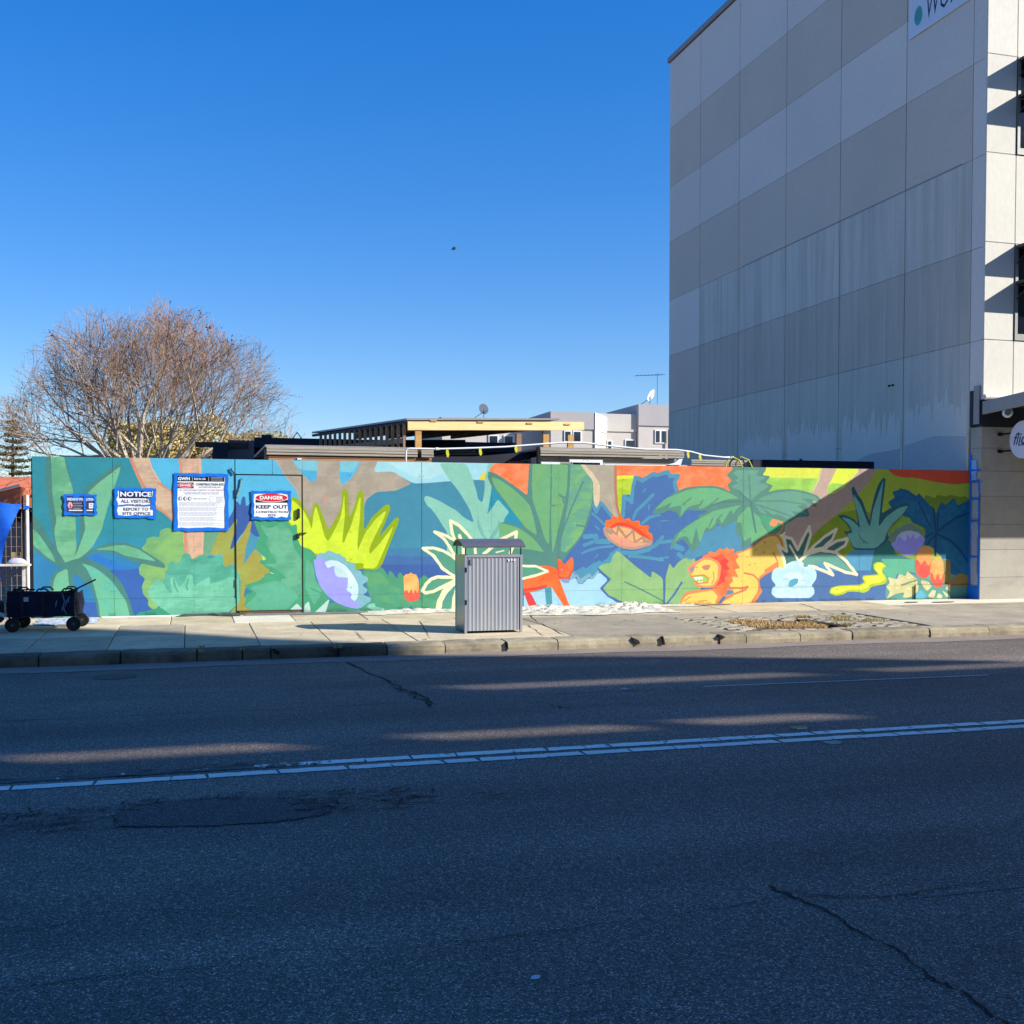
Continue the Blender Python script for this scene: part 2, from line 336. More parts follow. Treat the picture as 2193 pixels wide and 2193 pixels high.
('brown',9.5,[1855,487,1855,409,1861,345,1871,308]),
('peacht',5.1,[1835,377,1849,333,1853,308]),
('tblue',13.4,[1883,308,1887,377,1915,358,1920,409,1929,443,1954,432,1996,456,2008,452,2051,463,2058,449,2091,451,2076,428,2083,398]),
('tblue',11.3,[1775,345,1785,323,1802,355,1842,308]),
('tblue',10.8,[1996,384,1955,346,1934,327,1921,301]),
('tblue',9.6,[2020,314,1982,305,1955,285]),
('tblue',8.2,[1772,317,1792,301,1816,279]),
('tblue',8.2,[1734,182,1759,193,1806,203,1846,206]),
('tblue',16.4,[1745,238,1785,241,1785,222,1831,222]),
('tblue',12.6,[1742,210,1772,221]),
('tblue',10.8,[1907,171,1955,168,2032,157]),
('tblue',5.8,[2025,165,2054,165]),
('tblue',14.7,[2031,236,2010,212,1976,193,1928,181,1870,184]),
('tblue',11.6,[2024,218,2070,223]),
('tblue',19.0,[1870,190,1846,178,1829,153,1792,131]),
('tblue',6.3,[1785,273,1795,263]),
('tblue',5.1,[1982,349,1979,333]),
('tblue',5.7,[1968,403,1958,394]),
('tblue',5.0,[1792,178,1782,166]),
('tblue',19.3,[2080,205,2108,195]),
('tblue',16.1,[2094,176,2115,160]),
('tblue',4.5,[2024,292,2052,294]),
('tbluel','',[1686,101,1702,120,1739,129,1772,134,1806,134,1789,103,1772,90,1761,102,1732,77,1716,85,1716,104,1696,90]),
('tblue','',[1699,113,1719,126,1741,139,1746,128,1776,149,1802,159,1806,140,1789,122,1771,101,1762,116,1729,94,1719,111]),
('lblue','lblueb',[1526,47,1587,59,1620,71,1650,95,1692,91,1712,99,1719,79,1736,77,1757,97,1774,92,1796,118,1830,90,1804,61,1837,29,1874,3,1874,-35,1526,-27]),
('tealleg','',[1600,71,1624,71,1630,-29,1610,-29]),
('redleg','',[1526,54,1550,52,1570,14,1594,-29,1565,-28,1542,10]),
('fox','foxb',[1525,95,1571,106,1617,121,1600,135,1574,140,1610,142,1646,131,1653,95,1683,20,1706,-31,1686,-31,1660,17,1623,71,1604,68,1555,52,1525,51]),
('fox','foxb',[1647,166,1657,161,1671,143,1696,171,1703,163,1703,129,1690,97,1679,94,1659,94,1649,105]),
('foxr',5.6,[1653,101,1669,97,1686,98,1697,120]),
('foxr',3.1,[1646,164,1648,126,1650,101]),
('foxr',8.1,[1527,60,1568,64,1604,72]),
('greyb','',[1652,95,1690,97,1688,82,1671,81]),
('greyb','',[1657,129,1663,131,1666,125,1660,123]),
('foxr','',[1679,126,1686,127,1684,122]),
('gl4','gl4b',[1792,134,1813,145,1840,150,1846,172,1863,191,1884,175,1928,139,1990,94,1992,119,2011,109,2034,92,2037,13,2038,-7,1870,13,1826,36,1809,58,1833,91]),
('dblue',7.0,[1792,128,1813,110,1835,91,1804,61,1830,34,1884,9]),
('dleaf2',5.1,[1891,82,1956,53,2043,9]),
('gl4','gl4b',[2043,-7,2044,96,2059,147,2074,126,2090,147,2111,160,2157,172,2157,153,2183,55,2158,23,2098,-1]),
('dblue',7.1,[2049,3,2077,35,2105,76]),
('dblue',7.7,[2040,109,2039,-3]),
('petal','petalb',[1818,290,1823,296,1839,297,1845,312,1863,303,1876,315,1887,297,1907,304,1915,291,1945,295,1949,276,1983,278,1976,256,1994,247,1996,222,1955,219,1829,263,1819,273]),
('petalr','',[1836,273,1863,289,1900,285,1941,266,1976,241,1990,225,1955,231,1900,266,1866,278,1839,263]),
('podo','',[1810,265,1817,274,1836,266,1866,277,1911,270,1955,241,1997,222,1990,209,1955,199,1921,193,1877,198,1833,224,1816,244]),
('podi','',[1821,260,1846,251,1887,235,1921,219,1983,215,1955,209,1921,203,1880,206,1843,227]),
('podt','podt2',[1843,266,1866,273,1907,266,1955,238,1969,223,1931,219,1894,232,1860,247]),
('podo2',7.6,[1822,262,1839,249,1844,260,1861,246,1866,271,1894,235,1921,258,1928,219,1959,236,1962,222,1990,223]),
('fill1','',[1273,294,1307,273,1335,243,1351,221,1360,178,1320,179,1292,234]),
('fill1','',[1220,256,1292,237,1320,179,1292,170,1245,231]),
('fill1','fill1b',[1177,201,1230,202,1292,167,1307,106,1260,125,1229,161]),
('fill1','',[1177,62,1199,95,1229,107,1298,103,1260,79,1214,59]),
('fill1','fill1b',[1260,76,1298,100,1449,98,1449,-31,1229,-26,1248,55]),
('fill1','fill1b',[1298,221,1443,227,1500,258,1497,227,1468,175,1526,140,1526,97,1298,100]),
('cream',10.3,[1292,221,1279,252,1273,293,1304,276,1332,247,1349,226,1357,203,1360,169]),
('cream',12.2,[1304,243,1317,206,1320,167]),
('cream',9.7,[1292,226,1257,244,1220,256,1251,234,1273,203,1296,164]),
('cream',10.2,[1304,155,1279,176,1248,194,1217,203,1180,202,1217,177,1245,137,1270,119,1298,103]),
('cream',10.9,[1301,105,1229,108,1208,101,1192,86,1179,64,1188,56,1214,59,1254,79,1298,100]),
('cream',19.4,[1291,94,1260,67,1238,31,1226,-26]),
('cream',14.0,[1299,76,1287,39,1280,-27]),
('cream',11.1,[1364,163,1401,193,1446,230,1500,255,1497,227,1475,175]),
('cream',4.3,[1430,187,1456,193]),
('fill1','',[1525,140,1565,138,1613,122,1555,109,1525,99]),
('cream',8.7,[1522,141,1571,139,1610,122,1571,109,1522,98]),
('yell3','',[2407,496,3322,510,3328,125,2410,134]),
('green5','green5b',[2411,449,2646,448,2620,389,2412,388]),
('yell4','',[2725,501,2927,504,2929,317,2727,316]),
('ol1','ol1b',[2875,503,3334,510,3341,107,2740,114,2700,283]),
('ol2','ol2b',[2505,166,2624,282,2711,319,2815,337,2901,317,3112,317,3115,110,2506,117]),
('red3','',[2914,504,3334,510,3335,442,3302,439,3232,432,3151,440,3050,456,3010,455,2966,462]),
('ol3','',[3099,393,3147,379,3151,393,3200,385,3200,392,3225,391,3266,384,3270,391,3295,379,3336,377,3341,107,3093,214]),
('trunkp','trunkpb',[2660,500,2731,501,2710,457,2688,427,2682,396,2711,391,2760,421,2802,461,2821,502,2903,503,2861,442,2815,391,2757,343,2719,313,2663,276,2614,229,2569,196,2539,229,2501,249,2497,289,2538,316,2613,362,2620,396,2646,439]),
('creamt',3.3,[2660,486,2650,443,2623,401]),
('yell4','',[2730,501,2823,502,2787,451,2752,426,2694,431,2706,454]),
('green5','green5b',[2695,432,2754,429,2722,402,2684,393,2687,416]),
('creamt',4.0,[2813,475,2767,434,2714,398]),
('midblue','',[2110,170,2182,250,2282,289,2325,315,2390,315,2464,249,2409,210,2376,200,2311,181,2203,179,2140,156]),
('dgreen','',[2390,319,2471,304,2538,296,2512,282,2508,248,2446,241,2405,259]),
('plo','',[1996,330,2027,359,2079,394,2124,411,2174,416,2231,417,2263,411,2293,396,2281,422,2299,436,2277,455,2300,476,2300,494,2435,496,2433,475,2418,457,2452,454,2430,430,2463,421,2441,396,2481,406,2537,409,2597,400,2643,386,2662,365,2618,368,2647,345,2599,349,2613,309,2560,308,2531,288,2471,301,2420,315,2412,301,2449,263,2442,246,2406,223,2376,213,2355,197,2336,197,2340,237,2318,240,2314,273,2318,289,2303,289,2260,269,2246,286,2231,263,2185,250,2168,198,2148,185,2111,231,2076,215,2068,191,2059,199,2079,244,2121,276,2174,305,2210,331,2156,329,2125,334,2097,300,2088,321,2055,332,2034,321,1996,317]),
('plf','plfb',[2003,333,2041,370,2086,388,2131,403,2174,409,2231,410,2281,396,2328,374,2281,370,2231,354,2202,344,2169,334,2176,355,2125,340,2098,306,2105,347,2072,343,2055,338,2068,359,2034,343]),
('plf','plfb',[2074,215,2100,257,2150,289,2227,328,2296,351,2346,358,2314,333,2303,315,2299,335,2283,318,2260,282,2249,305,2217,263,2199,273,2175,214,2161,273,2144,206,2126,240,2097,237]),
('plf','plfb',[2366,348,2385,322,2409,309,2424,273,2446,249,2405,230,2375,207,2377,238,2347,220,2340,253,2339,286,2318,289,2325,309,2346,328]),
('plg','plgb',[2384,360,2426,381,2467,394,2537,402,2593,394,2631,383,2650,369,2575,376,2624,349,2556,349,2609,316,2530,332,2557,311,2519,301,2478,319,2464,315,2427,335,2442,315,2412,322]),
('plg','plgb',[2302,462,2316,473,2353,474,2407,474,2393,456,2437,450,2404,433,2448,419,2412,397,2386,378,2373,361,2353,374,2335,400,2295,414,2328,429,2309,436,2327,446]),
('plo',7.2,[2365,458,2368,413,2372,361]),
('pld',7.2,[2373,361,2381,315,2394,253]),
('pld',7.2,[2202,341,2260,360,2353,363]),
('plo',9.7,[2174,308,2231,334,2353,359]),
('plo',5.3,[2386,364,2500,365,2598,352]),
('plo',5.3,[2383,355,2464,332,2538,309]),
('plo',4.6,[2412,348,2445,315]),
('pld',7.9,[2328,397,2353,374,2375,361]),
('plo',5.8,[2139,373,2110,350]),
('plo',5.8,[2185,366,2174,347]),
('plo',5.8,[2245,373,2210,347]),
('plo',5.8,[2260,315,2238,295]),
('plo',5.8,[2224,302,2210,273]),
('dgreen','',[2423,302,2456,302,2501,282,2494,256,2457,249,2438,266]),
('dblue2','',[2386,-47,2407,85,2476,120,2539,143,3412,135,3415,-70]),
('dblue3','',[2615,115,3412,159,3414,36,2616,49]),
('midblue2','',[2755,154,2778,178,2793,188,2828,193,2895,187,2934,153,2935,102,2588,106]),
('dblue2','',[2588,109,2935,112,2937,-59,2590,-51]),
('lo','',[2311,183,2347,189,2373,200,2406,223,2438,245,2483,248,2502,223,2509,183,2519,120,2478,117,2447,107,2410,85,2414,55,2424,42,2393,-1,2378,-47,2091,-40,2098,5,2112,34,2133,47,2169,49,2233,55,2290,86]),
('lf','lfb',[2318,174,2377,194,2413,220,2446,238,2477,239,2494,216,2506,173,2512,125,2488,120,2480,147,2454,131,2428,118,2432,108,2407,93,2405,42,2378,6,2367,-46,2262,-44,2265,8,2312,27,2305,54,2289,57,2283,87]),
('lo2',5.9,[2350,107,2385,100,2403,85,2410,65,2407,39]),
('lo2',7.9,[2290,55,2337,53,2363,58,2356,48,2305,31,2262,7]),
('lf','lfb',[2104,-1,2117,24,2137,36,2176,41,2226,48,2247,25,2237,9,2233,-43,2104,-40]),
('lo2',3.9,[2116,11,2140,27]),
('lo2',3.9,[2169,10,2204,11]),
('dblue2','',[2247,2,2269,28,2280,24,2255,-4]),
('midblue','',[2271,34,2283,49,2308,44,2309,36,2280,30]),
('lo2',5.3,[2465,180,2480,150,2487,120]),
('lo3',7.3,[2477,244,2496,256,2504,276,2499,287,2479,294]),
('lo3','',[2449,286,2460,302,2482,297,2481,282,2470,272,2458,277,2451,274]),
('white','',[2489,239,2501,246,2505,253,2515,254,2509,244,2494,234]),
('lsp','',[2424,216,2429,220,2435,219,2431,213]),
('lsp','',[2390,189,2396,194,2401,193,2397,187]),
('lsp','',[2355,163,2360,168,2366,167,2362,161]),
('lsp','',[2421,179,2426,184,2432,183,2428,177]),
('lsp','',[2365,135,2370,140,2375,139,2371,133]),
('lsp','',[2386,140,2392,144,2397,144,2393,138]),
('mane','maneb',[2184,164,2189,172,2207,177,2214,187,2236,180,2253,198,2268,190,2282,201,2289,191,2309,197,2308,178,2331,168,2314,153,2335,124,2311,122,2328,91,2301,97,2306,78,2291,68,2299,54,2279,57,2283,41,2265,25,2247,35,2226,61,2247,136,2218,156]),
('maner','manerb',[2207,169,2232,164,2261,177,2279,158,2290,152,2279,139,2293,122,2279,116,2286,100,2272,93,2276,80,2258,71,2229,56,2254,90,2261,133,2247,152]),
('lo3','',[2129,124,2133,135,2143,142,2186,164,2218,165,2247,151,2257,129,2253,87,2233,58,2197,56,2169,60,2156,70,2152,88,2136,100]),
('lf','lfb',[2142,104,2154,117,2156,135,2189,156,2218,156,2243,142,2247,123,2243,87,2226,66,2197,63,2172,68,2170,74,2204,77,2210,92,2190,103,2151,97]),
('nose','',[2134,123,2147,134,2156,124,2143,111]),
('lo2','',[2181,132,2197,138,2219,139,2211,123,2200,118,2188,124]),
('nose','',[2195,129,2204,132,2207,125,2198,122]),
('lo2',3.9,[2147,133,2165,129]),
('lime3','',[2144,96,2190,100,2208,88,2201,75,2168,74,2158,82]),
('white','',[2148,95,2188,97,2187,83,2180,92,2174,81,2168,91,2161,81,2156,91]),
('white','',[2158,79,2190,80,2186,74,2165,74]),
('lo2',4.6,[2143,98,2190,102,2210,90,2205,75,2170,73,2156,82]),
('lo2',3.9,[2228,113,2231,87,2222,71]),
('fill2','',[2514,123,2498,183,2483,205,2513,190,2511,238,2535,226,2563,188,2610,279,2617,239,2594,172,2614,182,2629,202,2724,269,2705,225,2682,199,2774,232,2759,202,2717,182,2763,148,2810,96,2752,109,2675,138,2577,123]),
('fill2l','',[2588,159,2660,179,2717,172,2764,134,2795,105,2752,112,2670,140,2577,126]),
('midblue2','',[2600,126,2668,140,2675,128,2630,129,2600,119]),
('cream2',11.3,[2515,123,2506,160,2483,205,2519,183,2508,236,2539,229,2563,189,2587,233,2610,272,2616,242,2592,172]),
('cream2',8.0,[2531,204,2550,176,2566,149]),
('cream2',10.8,[2588,163,2629,202,2674,236,2723,264,2705,225,2667,195,2622,187]),
('cream2',10.8,[2614,179,2679,195,2720,219,2773,230,2759,203,2721,183]),
('cream2',11.5,[2573,149,2599,171,2660,187,2721,178,2763,148,2810,96,2760,106,2675,139,2710,96,2672,111,2630,127,2611,129]),
('fl1','fl2',[2458,84,2460,107,2471,122,2487,127,2512,123,2519,138,2539,147,2566,151,2588,144,2590,126,2615,131,2634,120,2643,102,2641,82,2621,57,2634,45,2635,28,2616,13,2477,16,2459,31,2461,51,2477,61]),
('fl2','fl1',[2499,77,2514,103,2551,111,2577,103,2594,86,2593,62,2559,46,2514,50]),
('fl3','',[2526,57,2531,77,2551,86,2568,84,2565,68,2540,53]),
('fl2',2.7,[2466,54,2631,52]),
('dg6','',[2868,102,2879,170,2894,208,2918,202,2920,226,2941,225,2963,209,2974,170,3046,152,3216,150,3217,98]),
('gbit','',[2955,255,2980,283,3012,307,3037,303,3052,276,2992,265,2973,245]),
('dp','',[2957,402,2985,409,2990,416,3026,409,3064,386,3071,399,3091,383,3124,350,3136,349,3152,319,3160,348,3176,366,3191,352,3229,384,3244,352,3303,377,3336,381,3341,93,3300,66,3258,98,3209,74,3175,161,3163,168,3134,196,3093,207,3105,248,3103,265,3072,279,3044,289,3036,306,3004,313,2956,343,2939,364,2971,381]),
('dpl','dp',[2972,351,2995,375,3035,372,3067,372,3104,338,3128,303,3129,265,3084,290,3048,303,3032,320,3011,334]),
('dpl','dp',[3158,269,3166,331,3183,345,3229,370,3246,338,3291,359,3255,321,3198,290]),
('dpl','dp',[3174,224,3223,206,3257,175,3299,132,3304,73,3237,126,3183,179]),
('dpl','dp',[2971,402,2991,406,3027,399,3051,379,2995,385,2971,385]),
('dpd',9.7,[3149,248,3148,165]),
('dpd',7.7,[3153,245,3215,220,3257,185,3290,143]),
('dpd',7.0,[3157,255,3234,304,3304,328]),
('dpd',6.9,[3149,252,3138,338]),
('dpd',5.5,[3155,255,3158,324]),
('dpd',6.9,[3137,248,3105,234]),
('dpd',5.5,[3145,241,3109,203]),
('dpd',5.5,[3071,365,3125,272]),
('agd','',[2730,310,2736,315,2757,316,2792,303,2814,284,2805,333,2787,397,2784,414,2793,422,2814,387,2830,371,2854,313,2862,294,2869,337,2884,395,2900,432,2918,454,2929,451,2926,419,2913,320,2948,341,2987,354,3037,362,3027,341,2996,308,2949,266,2938,243,2949,233,2930,211,2887,186,2797,188,2774,232,2760,249,2750,255,2785,257,2757,291]),
('agf','agfb',[2743,308,2777,302,2804,284,2822,266,2813,316,2795,370,2792,394,2822,357,2854,286,2864,272,2877,337,2908,419,2920,447,2912,385,2900,274,2911,283,2933,310,2987,343,3030,353,3004,319,2957,279,2935,248,2926,221,2891,193,2817,193,2795,198,2766,247,2791,250,2777,279]),
('agd2',3.4,[2816,245,2836,215,2855,211]),
('agd2',3.4,[2820,232,2847,215]),
('scal','',[2947,247,2969,254,2973,266,2992,267,3012,281,3032,286,3052,283,3060,271,3076,267,3087,257,3101,255,3097,227,2949,218]),
('lilac2','',[2973,214,2979,235,2997,252,3032,259,3073,252,3103,224,3053,214]),
('purple','',[2953,210,2976,219,2989,238,3019,217,3024,247,3041,225,3047,247,3062,224,3083,240,3092,227,3104,227,3085,188,3054,166,3022,162,2990,175,2968,192]),
('tg','',[2911,153,3212,151,3213,95,3136,68,3071,97,3022,107,3017,87,2983,101,2975,74,2937,86,2917,115,2931,126]),
('tg2','',[2931,81,2943,88,2975,74,3017,87,3071,97,3136,68,3213,95,3308,73,3341,72,3343,-69,2929,-59,2936,50]),
('brn','',[3187,147,3216,147,3217,67,3258,98,3341,72,3342,44,3189,46]),
('kh','kh2',[2936,50,2952,64,2941,86,2983,76,2991,98,3019,87,3026,108,3055,86,3071,76,3072,41,3068,28,3040,7,3008,8,3017,28,2976,22,2936,2,2954,29]),
('kh','kh2',[3085,73,3123,65,3130,47,3110,30,3091,48]),
('kh','',[3187,39,3217,62,3218,25]),
('kh','',[3114,13,3132,35,3150,33,3141,5,3120,6]),
('kh','',[3175,34,3218,8,3218,1,3193,8]),
('kh','',[3151,5,3160,23,3179,12,3173,1]),
('cyan','',[3056,7,3079,39,3118,6]),
('khg',6.2,[3003,54,3035,63,3069,72]),
('cream','',[2957,57,2961,60,2967,57,2961,54]),
('cream','',[2979,43,2984,46,2990,43,2984,40]),
('cream','',[3002,80,3007,83,3012,80,3007,77]),
('cream','',[3028,82,3033,85,3038,81,3033,78]),
('cream','',[3030,40,3035,43,3041,40,3035,37]),
('cream','',[3107,44,3112,47,3117,44,3112,41]),
('cream','',[3115,58,3120,61,3125,58,3120,55]),
('red2','red4',[3060,152,3062,104,3079,83,3095,77,3115,82,3128,99,3132,151]),
('orange2','orange3',[3064,148,3073,184,3085,196,3110,200,3134,189,3133,144,3119,124,3102,148,3086,127,3074,148]),
('red2','red4',[3127,103,3127,75,3146,44,3173,42,3188,74,3186,109]),
('orange2','orange2b',[3126,99,3131,139,3146,155,3171,157,3183,142,3187,99,3174,67,3160,99,3148,68,3137,99]),
('snd','',[2696,30,2702,49,2733,57,2775,58,2824,59,2843,69,2833,82,2837,93,2872,94,2902,97,2881,116,2880,135,2895,142,2917,141,2938,125,2922,117,2920,105,2935,88,2940,73,2930,59,2871,50,2862,36,2842,28,2811,33,2774,34,2755,24,2722,19]),
('snl','snl2',[2701,34,2708,47,2733,54,2775,55,2828,55,2853,65,2839,81,2841,90,2872,90,2910,92,2886,116,2886,131,2897,139,2915,138,2931,126,2917,121,2915,105,2927,88,2931,78,2912,66,2869,62,2857,48,2834,40,2810,42,2772,41,2747,31,2722,27]),
('khg','',[2722,43,2731,45,2729,39]),
('khg','',[2832,46,2837,48,2838,44]),
]
# ------------------------------------------------------------------ materials
def m_asphalt(name='asphalt', ca=rgb(108, 98, 89), cb=rgb(128, 116, 106)):
    s = NT(name)
    n = s.noise(.35, 5, .6); base = s.ramp(n, 0, [(.3, ca), (.7, cb)])
    g = s.noise(120, 2, .7); vc = s.n('TexVoronoi'); vc.inputs['Scale'].default_value = 160; s.l(s.co(), 0, vc, 'Vector'); sc_ = s.n('SeparateColor'); s.l(vc, 'Color', sc_, 0)
    gr = s.ramp(sc_, 0, [(.0, .25), (.45, .75), (.8, 1.15), (.92, 1.7), (1.0, 4.0)])
    x = s.mix(None, base, gr, 'MULTIPLY', 1.0)
    g2 = s.noise(40, 4, .7); gr2 = s.ramp(g2, 0, [(.35, .72), (.65, 1.22)])
    x = s.mix(None, x, gr2, 'MULTIPLY', 1.0)
    v = s.n('TexVoronoi'); v.inputs['Scale'].default_value = 92; s.l(s.co(), 0, v, 'Vector')
    vr = s.ramp(v, 'Distance', [(.0, 1.0), (.2, .9), (.27, 0.0)]); hue = s.n('SeparateColor'); s.l(v, 'Color', hue, 0); hr = s.ramp(hue, 0, [(.66, 0.0), (.72, .7)])
    sp = s.mix(None, vr, hr, 'MULTIPLY', 1.0); x = s.mix((sp, 2), x, rgb(205, 200, 190))
    tr = s.noise(.9, 3, .5, (.04, 1, 1)); trr = s.ramp(tr, 0, [(.35, .8), (.6, 1.1)]); x = s.mix(None, x, trr, 'MULTIPLY', 1.0)
    w = s.noise(1.1, 4, .6, (.25, 1, 1)); wr = s.ramp(w, 0, [(.35, .84), (.65, 1.08)])
    x = s.mix(None, x, wr, 'MULTIPLY', 1.0)
    s.col(x); s.b.inputs['Roughness'].default_value = .8; s.b.inputs['Specular IOR Level'].default_value = .35
    s.bump(g, 0, .55, .006)
    return s.m
M_ASPH = m_asphalt()
M_PATCH = m_asphalt('asphalt_patch', rgb(78, 76, 76), rgb(92, 90, 88))
M_CRACK = surf('crack_dark', rgb(30, 28, 26), rgb(44, 41, 37), 20, .9)
def m_line():
    s = NT('road_paint')
    n = s.noise(9, 6, .7); n2 = s.noise(70, 3, .7)
    g = s.n('SeparateXYZ'); s.l(s.co(), 0, g, 0)
    mr = s.n('MapRange'); mr.inputs[1].default_value = .2; mr.inputs[2].default_value = 1.2
    mr.inputs[3].default_value = .62; mr.inputs[4].default_value = .36; s.l(g, 0, mr, 0)
    ad = s.n('Math', operation='SUBTRACT'); s.l(n, 0, ad, 0); s.l(mr, 0, ad, 1)
    r = s.ramp(ad, 0, [(.0, 0.0), (.04, 1.0)])
    w = s.ramp(n2, 0, [(.3, rgb(226, 218, 206)), (.6, rgb(254, 246, 232))])
    x = s.mix((r, 0), rgb(70, 70, 72), w); s.col(x); s.b.inputs['Roughness'].default_value = .7
    return s.m
M_LINEW = m_line()
M_LINE = surf('road_paint_white', rgb(254, 246, 232), rgb(236, 228, 214), 14, .7, fine=.12, bscale=90)
def m_conc(name, c1, c2, st=.5, vary=.13):
    s = NT(name)
    n = s.noise(1.6, 7, .72); base = s.ramp(n, 0, [(.3, c2), (.68, c1)])
    d = s.noise(4.5, 9, .78, (.45, 1, 1), 1.4); dr = s.ramp(d, 0, [(.3, .6), (.47, 1.0), (.75, 1.12)])
    x = s.mix(None, base, dr, 'MULTIPLY', st)
    f = s.noise(140, 2, .6); fr = s.ramp(f, 0, [(.35, .78), (.6, 1.1)])
    x = s.mix(None, x, fr, 'MULTIPLY', 1.0)
    if vary: x = s.vary(x, vary)
    s.col(x); s.b.inputs['Roughness'].default_value = .85; s.b.inputs['Specular IOR Level'].default_value = .2
    s.bump(f, 0, .3, .003); return s.m
M_SLAB = m_conc('footpath_concrete', rgb(220, 203, 168), rgb(176, 162, 134))
M_SLABG = m_conc('footpath_grey', rgb(186, 174, 151), rgb(150, 141, 123), .6)
M_SLABW = m_conc('footpath_pale', rgb(234, 226, 204), rgb(214, 206, 184), .3)
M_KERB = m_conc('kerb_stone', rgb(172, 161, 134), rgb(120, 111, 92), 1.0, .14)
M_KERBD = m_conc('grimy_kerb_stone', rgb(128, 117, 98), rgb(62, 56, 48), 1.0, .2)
M_PAVER = m_conc('paver', rgb(178, 168, 146), rgb(134, 126, 110), .7, .18)
M_DIRT = surf('dirt', rgb(136, 114, 86), rgb(104, 88, 66), 6, .95, bump=.6, bscale=60, fine=.5)
M_PINKVERGE = surf('worn_asphalt_edge', rgb(168, 152, 136), rgb(150, 137, 126), 2, .85, bump=.4, bscale=130, fine=.4)
M_TAPE = surf('painters_tape', rgb(28, 120, 222), rgb(20, 104, 208), 9, .5, bump=.2, bscale=30, fine=.1)
M_WHITE = surf('white_board', rgb(238, 240, 240), rgb(226, 229, 232), 3, .5, bump=0, fine=.04)
M_NAVY = surf('print_navy', rgb(32, 44, 98), rgb(28, 38, 88), 3, .5, bump=0, fine=.05)
M_BLACK = surf('print_black', rgb(30, 32, 40), rgb(22, 24, 30), 3, .5, bump=0, fine=.05)
M_GREYP = surf('print_grey', rgb(96, 100, 110), rgb(86, 90, 100), 3, .5, bump=0, fine=.05)
M_LGREYP = surf('print_light_grey', rgb(168, 172, 180), rgb(158, 162, 170), 3, .5, bump=0, fine=.05)
M_RED = surf('print_red', rgb(222, 40, 48), rgb(210, 34, 44), 3, .45, bump=0, fine=.05)
M_PINK = surf('print_pink', rgb(236, 190, 200), rgb(226, 170, 184), 8, .5, bump=0, fine=.05)
M_DKM = surf('dark_steel', rgb(56, 60, 68), rgb(46, 50, 58), 4, .45, .3, fine=.1)
M_GALV = surf('galvanised', rgb(150, 154, 158), rgb(128, 132, 138), 3, .42, .55, bump=.08, fine=.08, spec=.5)
M_BLK = surf('black_plastic', rgb(26, 27, 30), rgb(20, 20, 23), 4, .5)

# ------------------------------------------------------------------ the street
def strip(name, x0, x1, y0, y1, z, mat, parent=None, kind='structure', nx=1):
    m = MB(); xs = [x0 + (x1 - x0) * i / nx for i in range(nx + 1)]
    m.add([(x, y, z) for x in xs for y in (y0, y1)], [(2 * i, 2 * i + 2, 2 * i + 3, 2 * i + 1) for i in range(nx)])
    return m.build(name, mat, parent, kind=kind if not parent else None)
ground = MB().add([(-600, -600, -.06), (600, -600, -.06), (600, 600, -.06), (-600, 600, -.06)], [(0, 1, 2, 3)]).build('ground', M_DIRT, kind='structure')
road = strip('road', -60, 70, 0.2, 13.56, 0, M_ASPH)
box('footpath_opposite', -60, 70, -4, 0.2, -.05, .13, M_SLABG, kind='structure')
verge = MB()
pts = []
for i in range(66):
    x = -4 + i * .35; pts.append((x, 12.98 + .05 * math.sin(x * 1.7) + .02 * math.sin(x * 5)))
# pale worn band beside the kerb
vs = []; fs = []
for i, (x, y) in enumerate(pts): vs += [(x, y, .004), (x, 13.52, .004)]
for i in range(len(pts) - 1): fs.append((2 * i, 2 * i + 2, 2 * i + 3, 2 * i + 1))
MB().add(vs, fs).build('gutter', M_PINKVERGE, kind='structure')
# double centre line: each line laid as pieces split by transverse cracks
x = -5.0
for (y0, y1, mt) in ((7.24, 7.35, M_LINE), (7.445, 7.555, M_LINEW)):
    x = -5.0
    while x < 16:
        w = random.uniform(.2, .48); j = random.uniform(-.007, .007)
        m = MB(); a, b = x + .007, x + w - .007; k = random.uniform(-.03, .03)
        N_ = 7; lo = [(a + (b - a) * i / N_, y0 + j + random.gauss(0, .0035), .004) for i in range(N_ + 1)]; hi = [(a + k * .5 + (b + k * .5 - a) * i / N_, y1 + j + random.gauss(0, .0035), .004) for i in range(N_ + 1)]
        m.add(lo + hi[::-1], [tuple(range(2 * N_ + 2))])
        m.build('line_marking', mt, road); x += w
x = 4.9
m = MB(); m.add([(4.9, 9.985, .004), (8.2, 9.905, .004), (8.2, 9.93, .004), (4.9, 10.01, .004)], [(0, 1, 2, 3)]); m.build('line_marking', M_LINE, road)
m = MB(); m.add([(2.9, 4.045, .004), (6.5, 3.98, .004), (6.5, 3.99, .004), (2.9, 4.055, .004)], [(0, 1, 2, 3)]); m.build('line_marking', surf('faint_line', rgb(120, 124, 130), rgb(96, 98, 104), 30, .7), road)
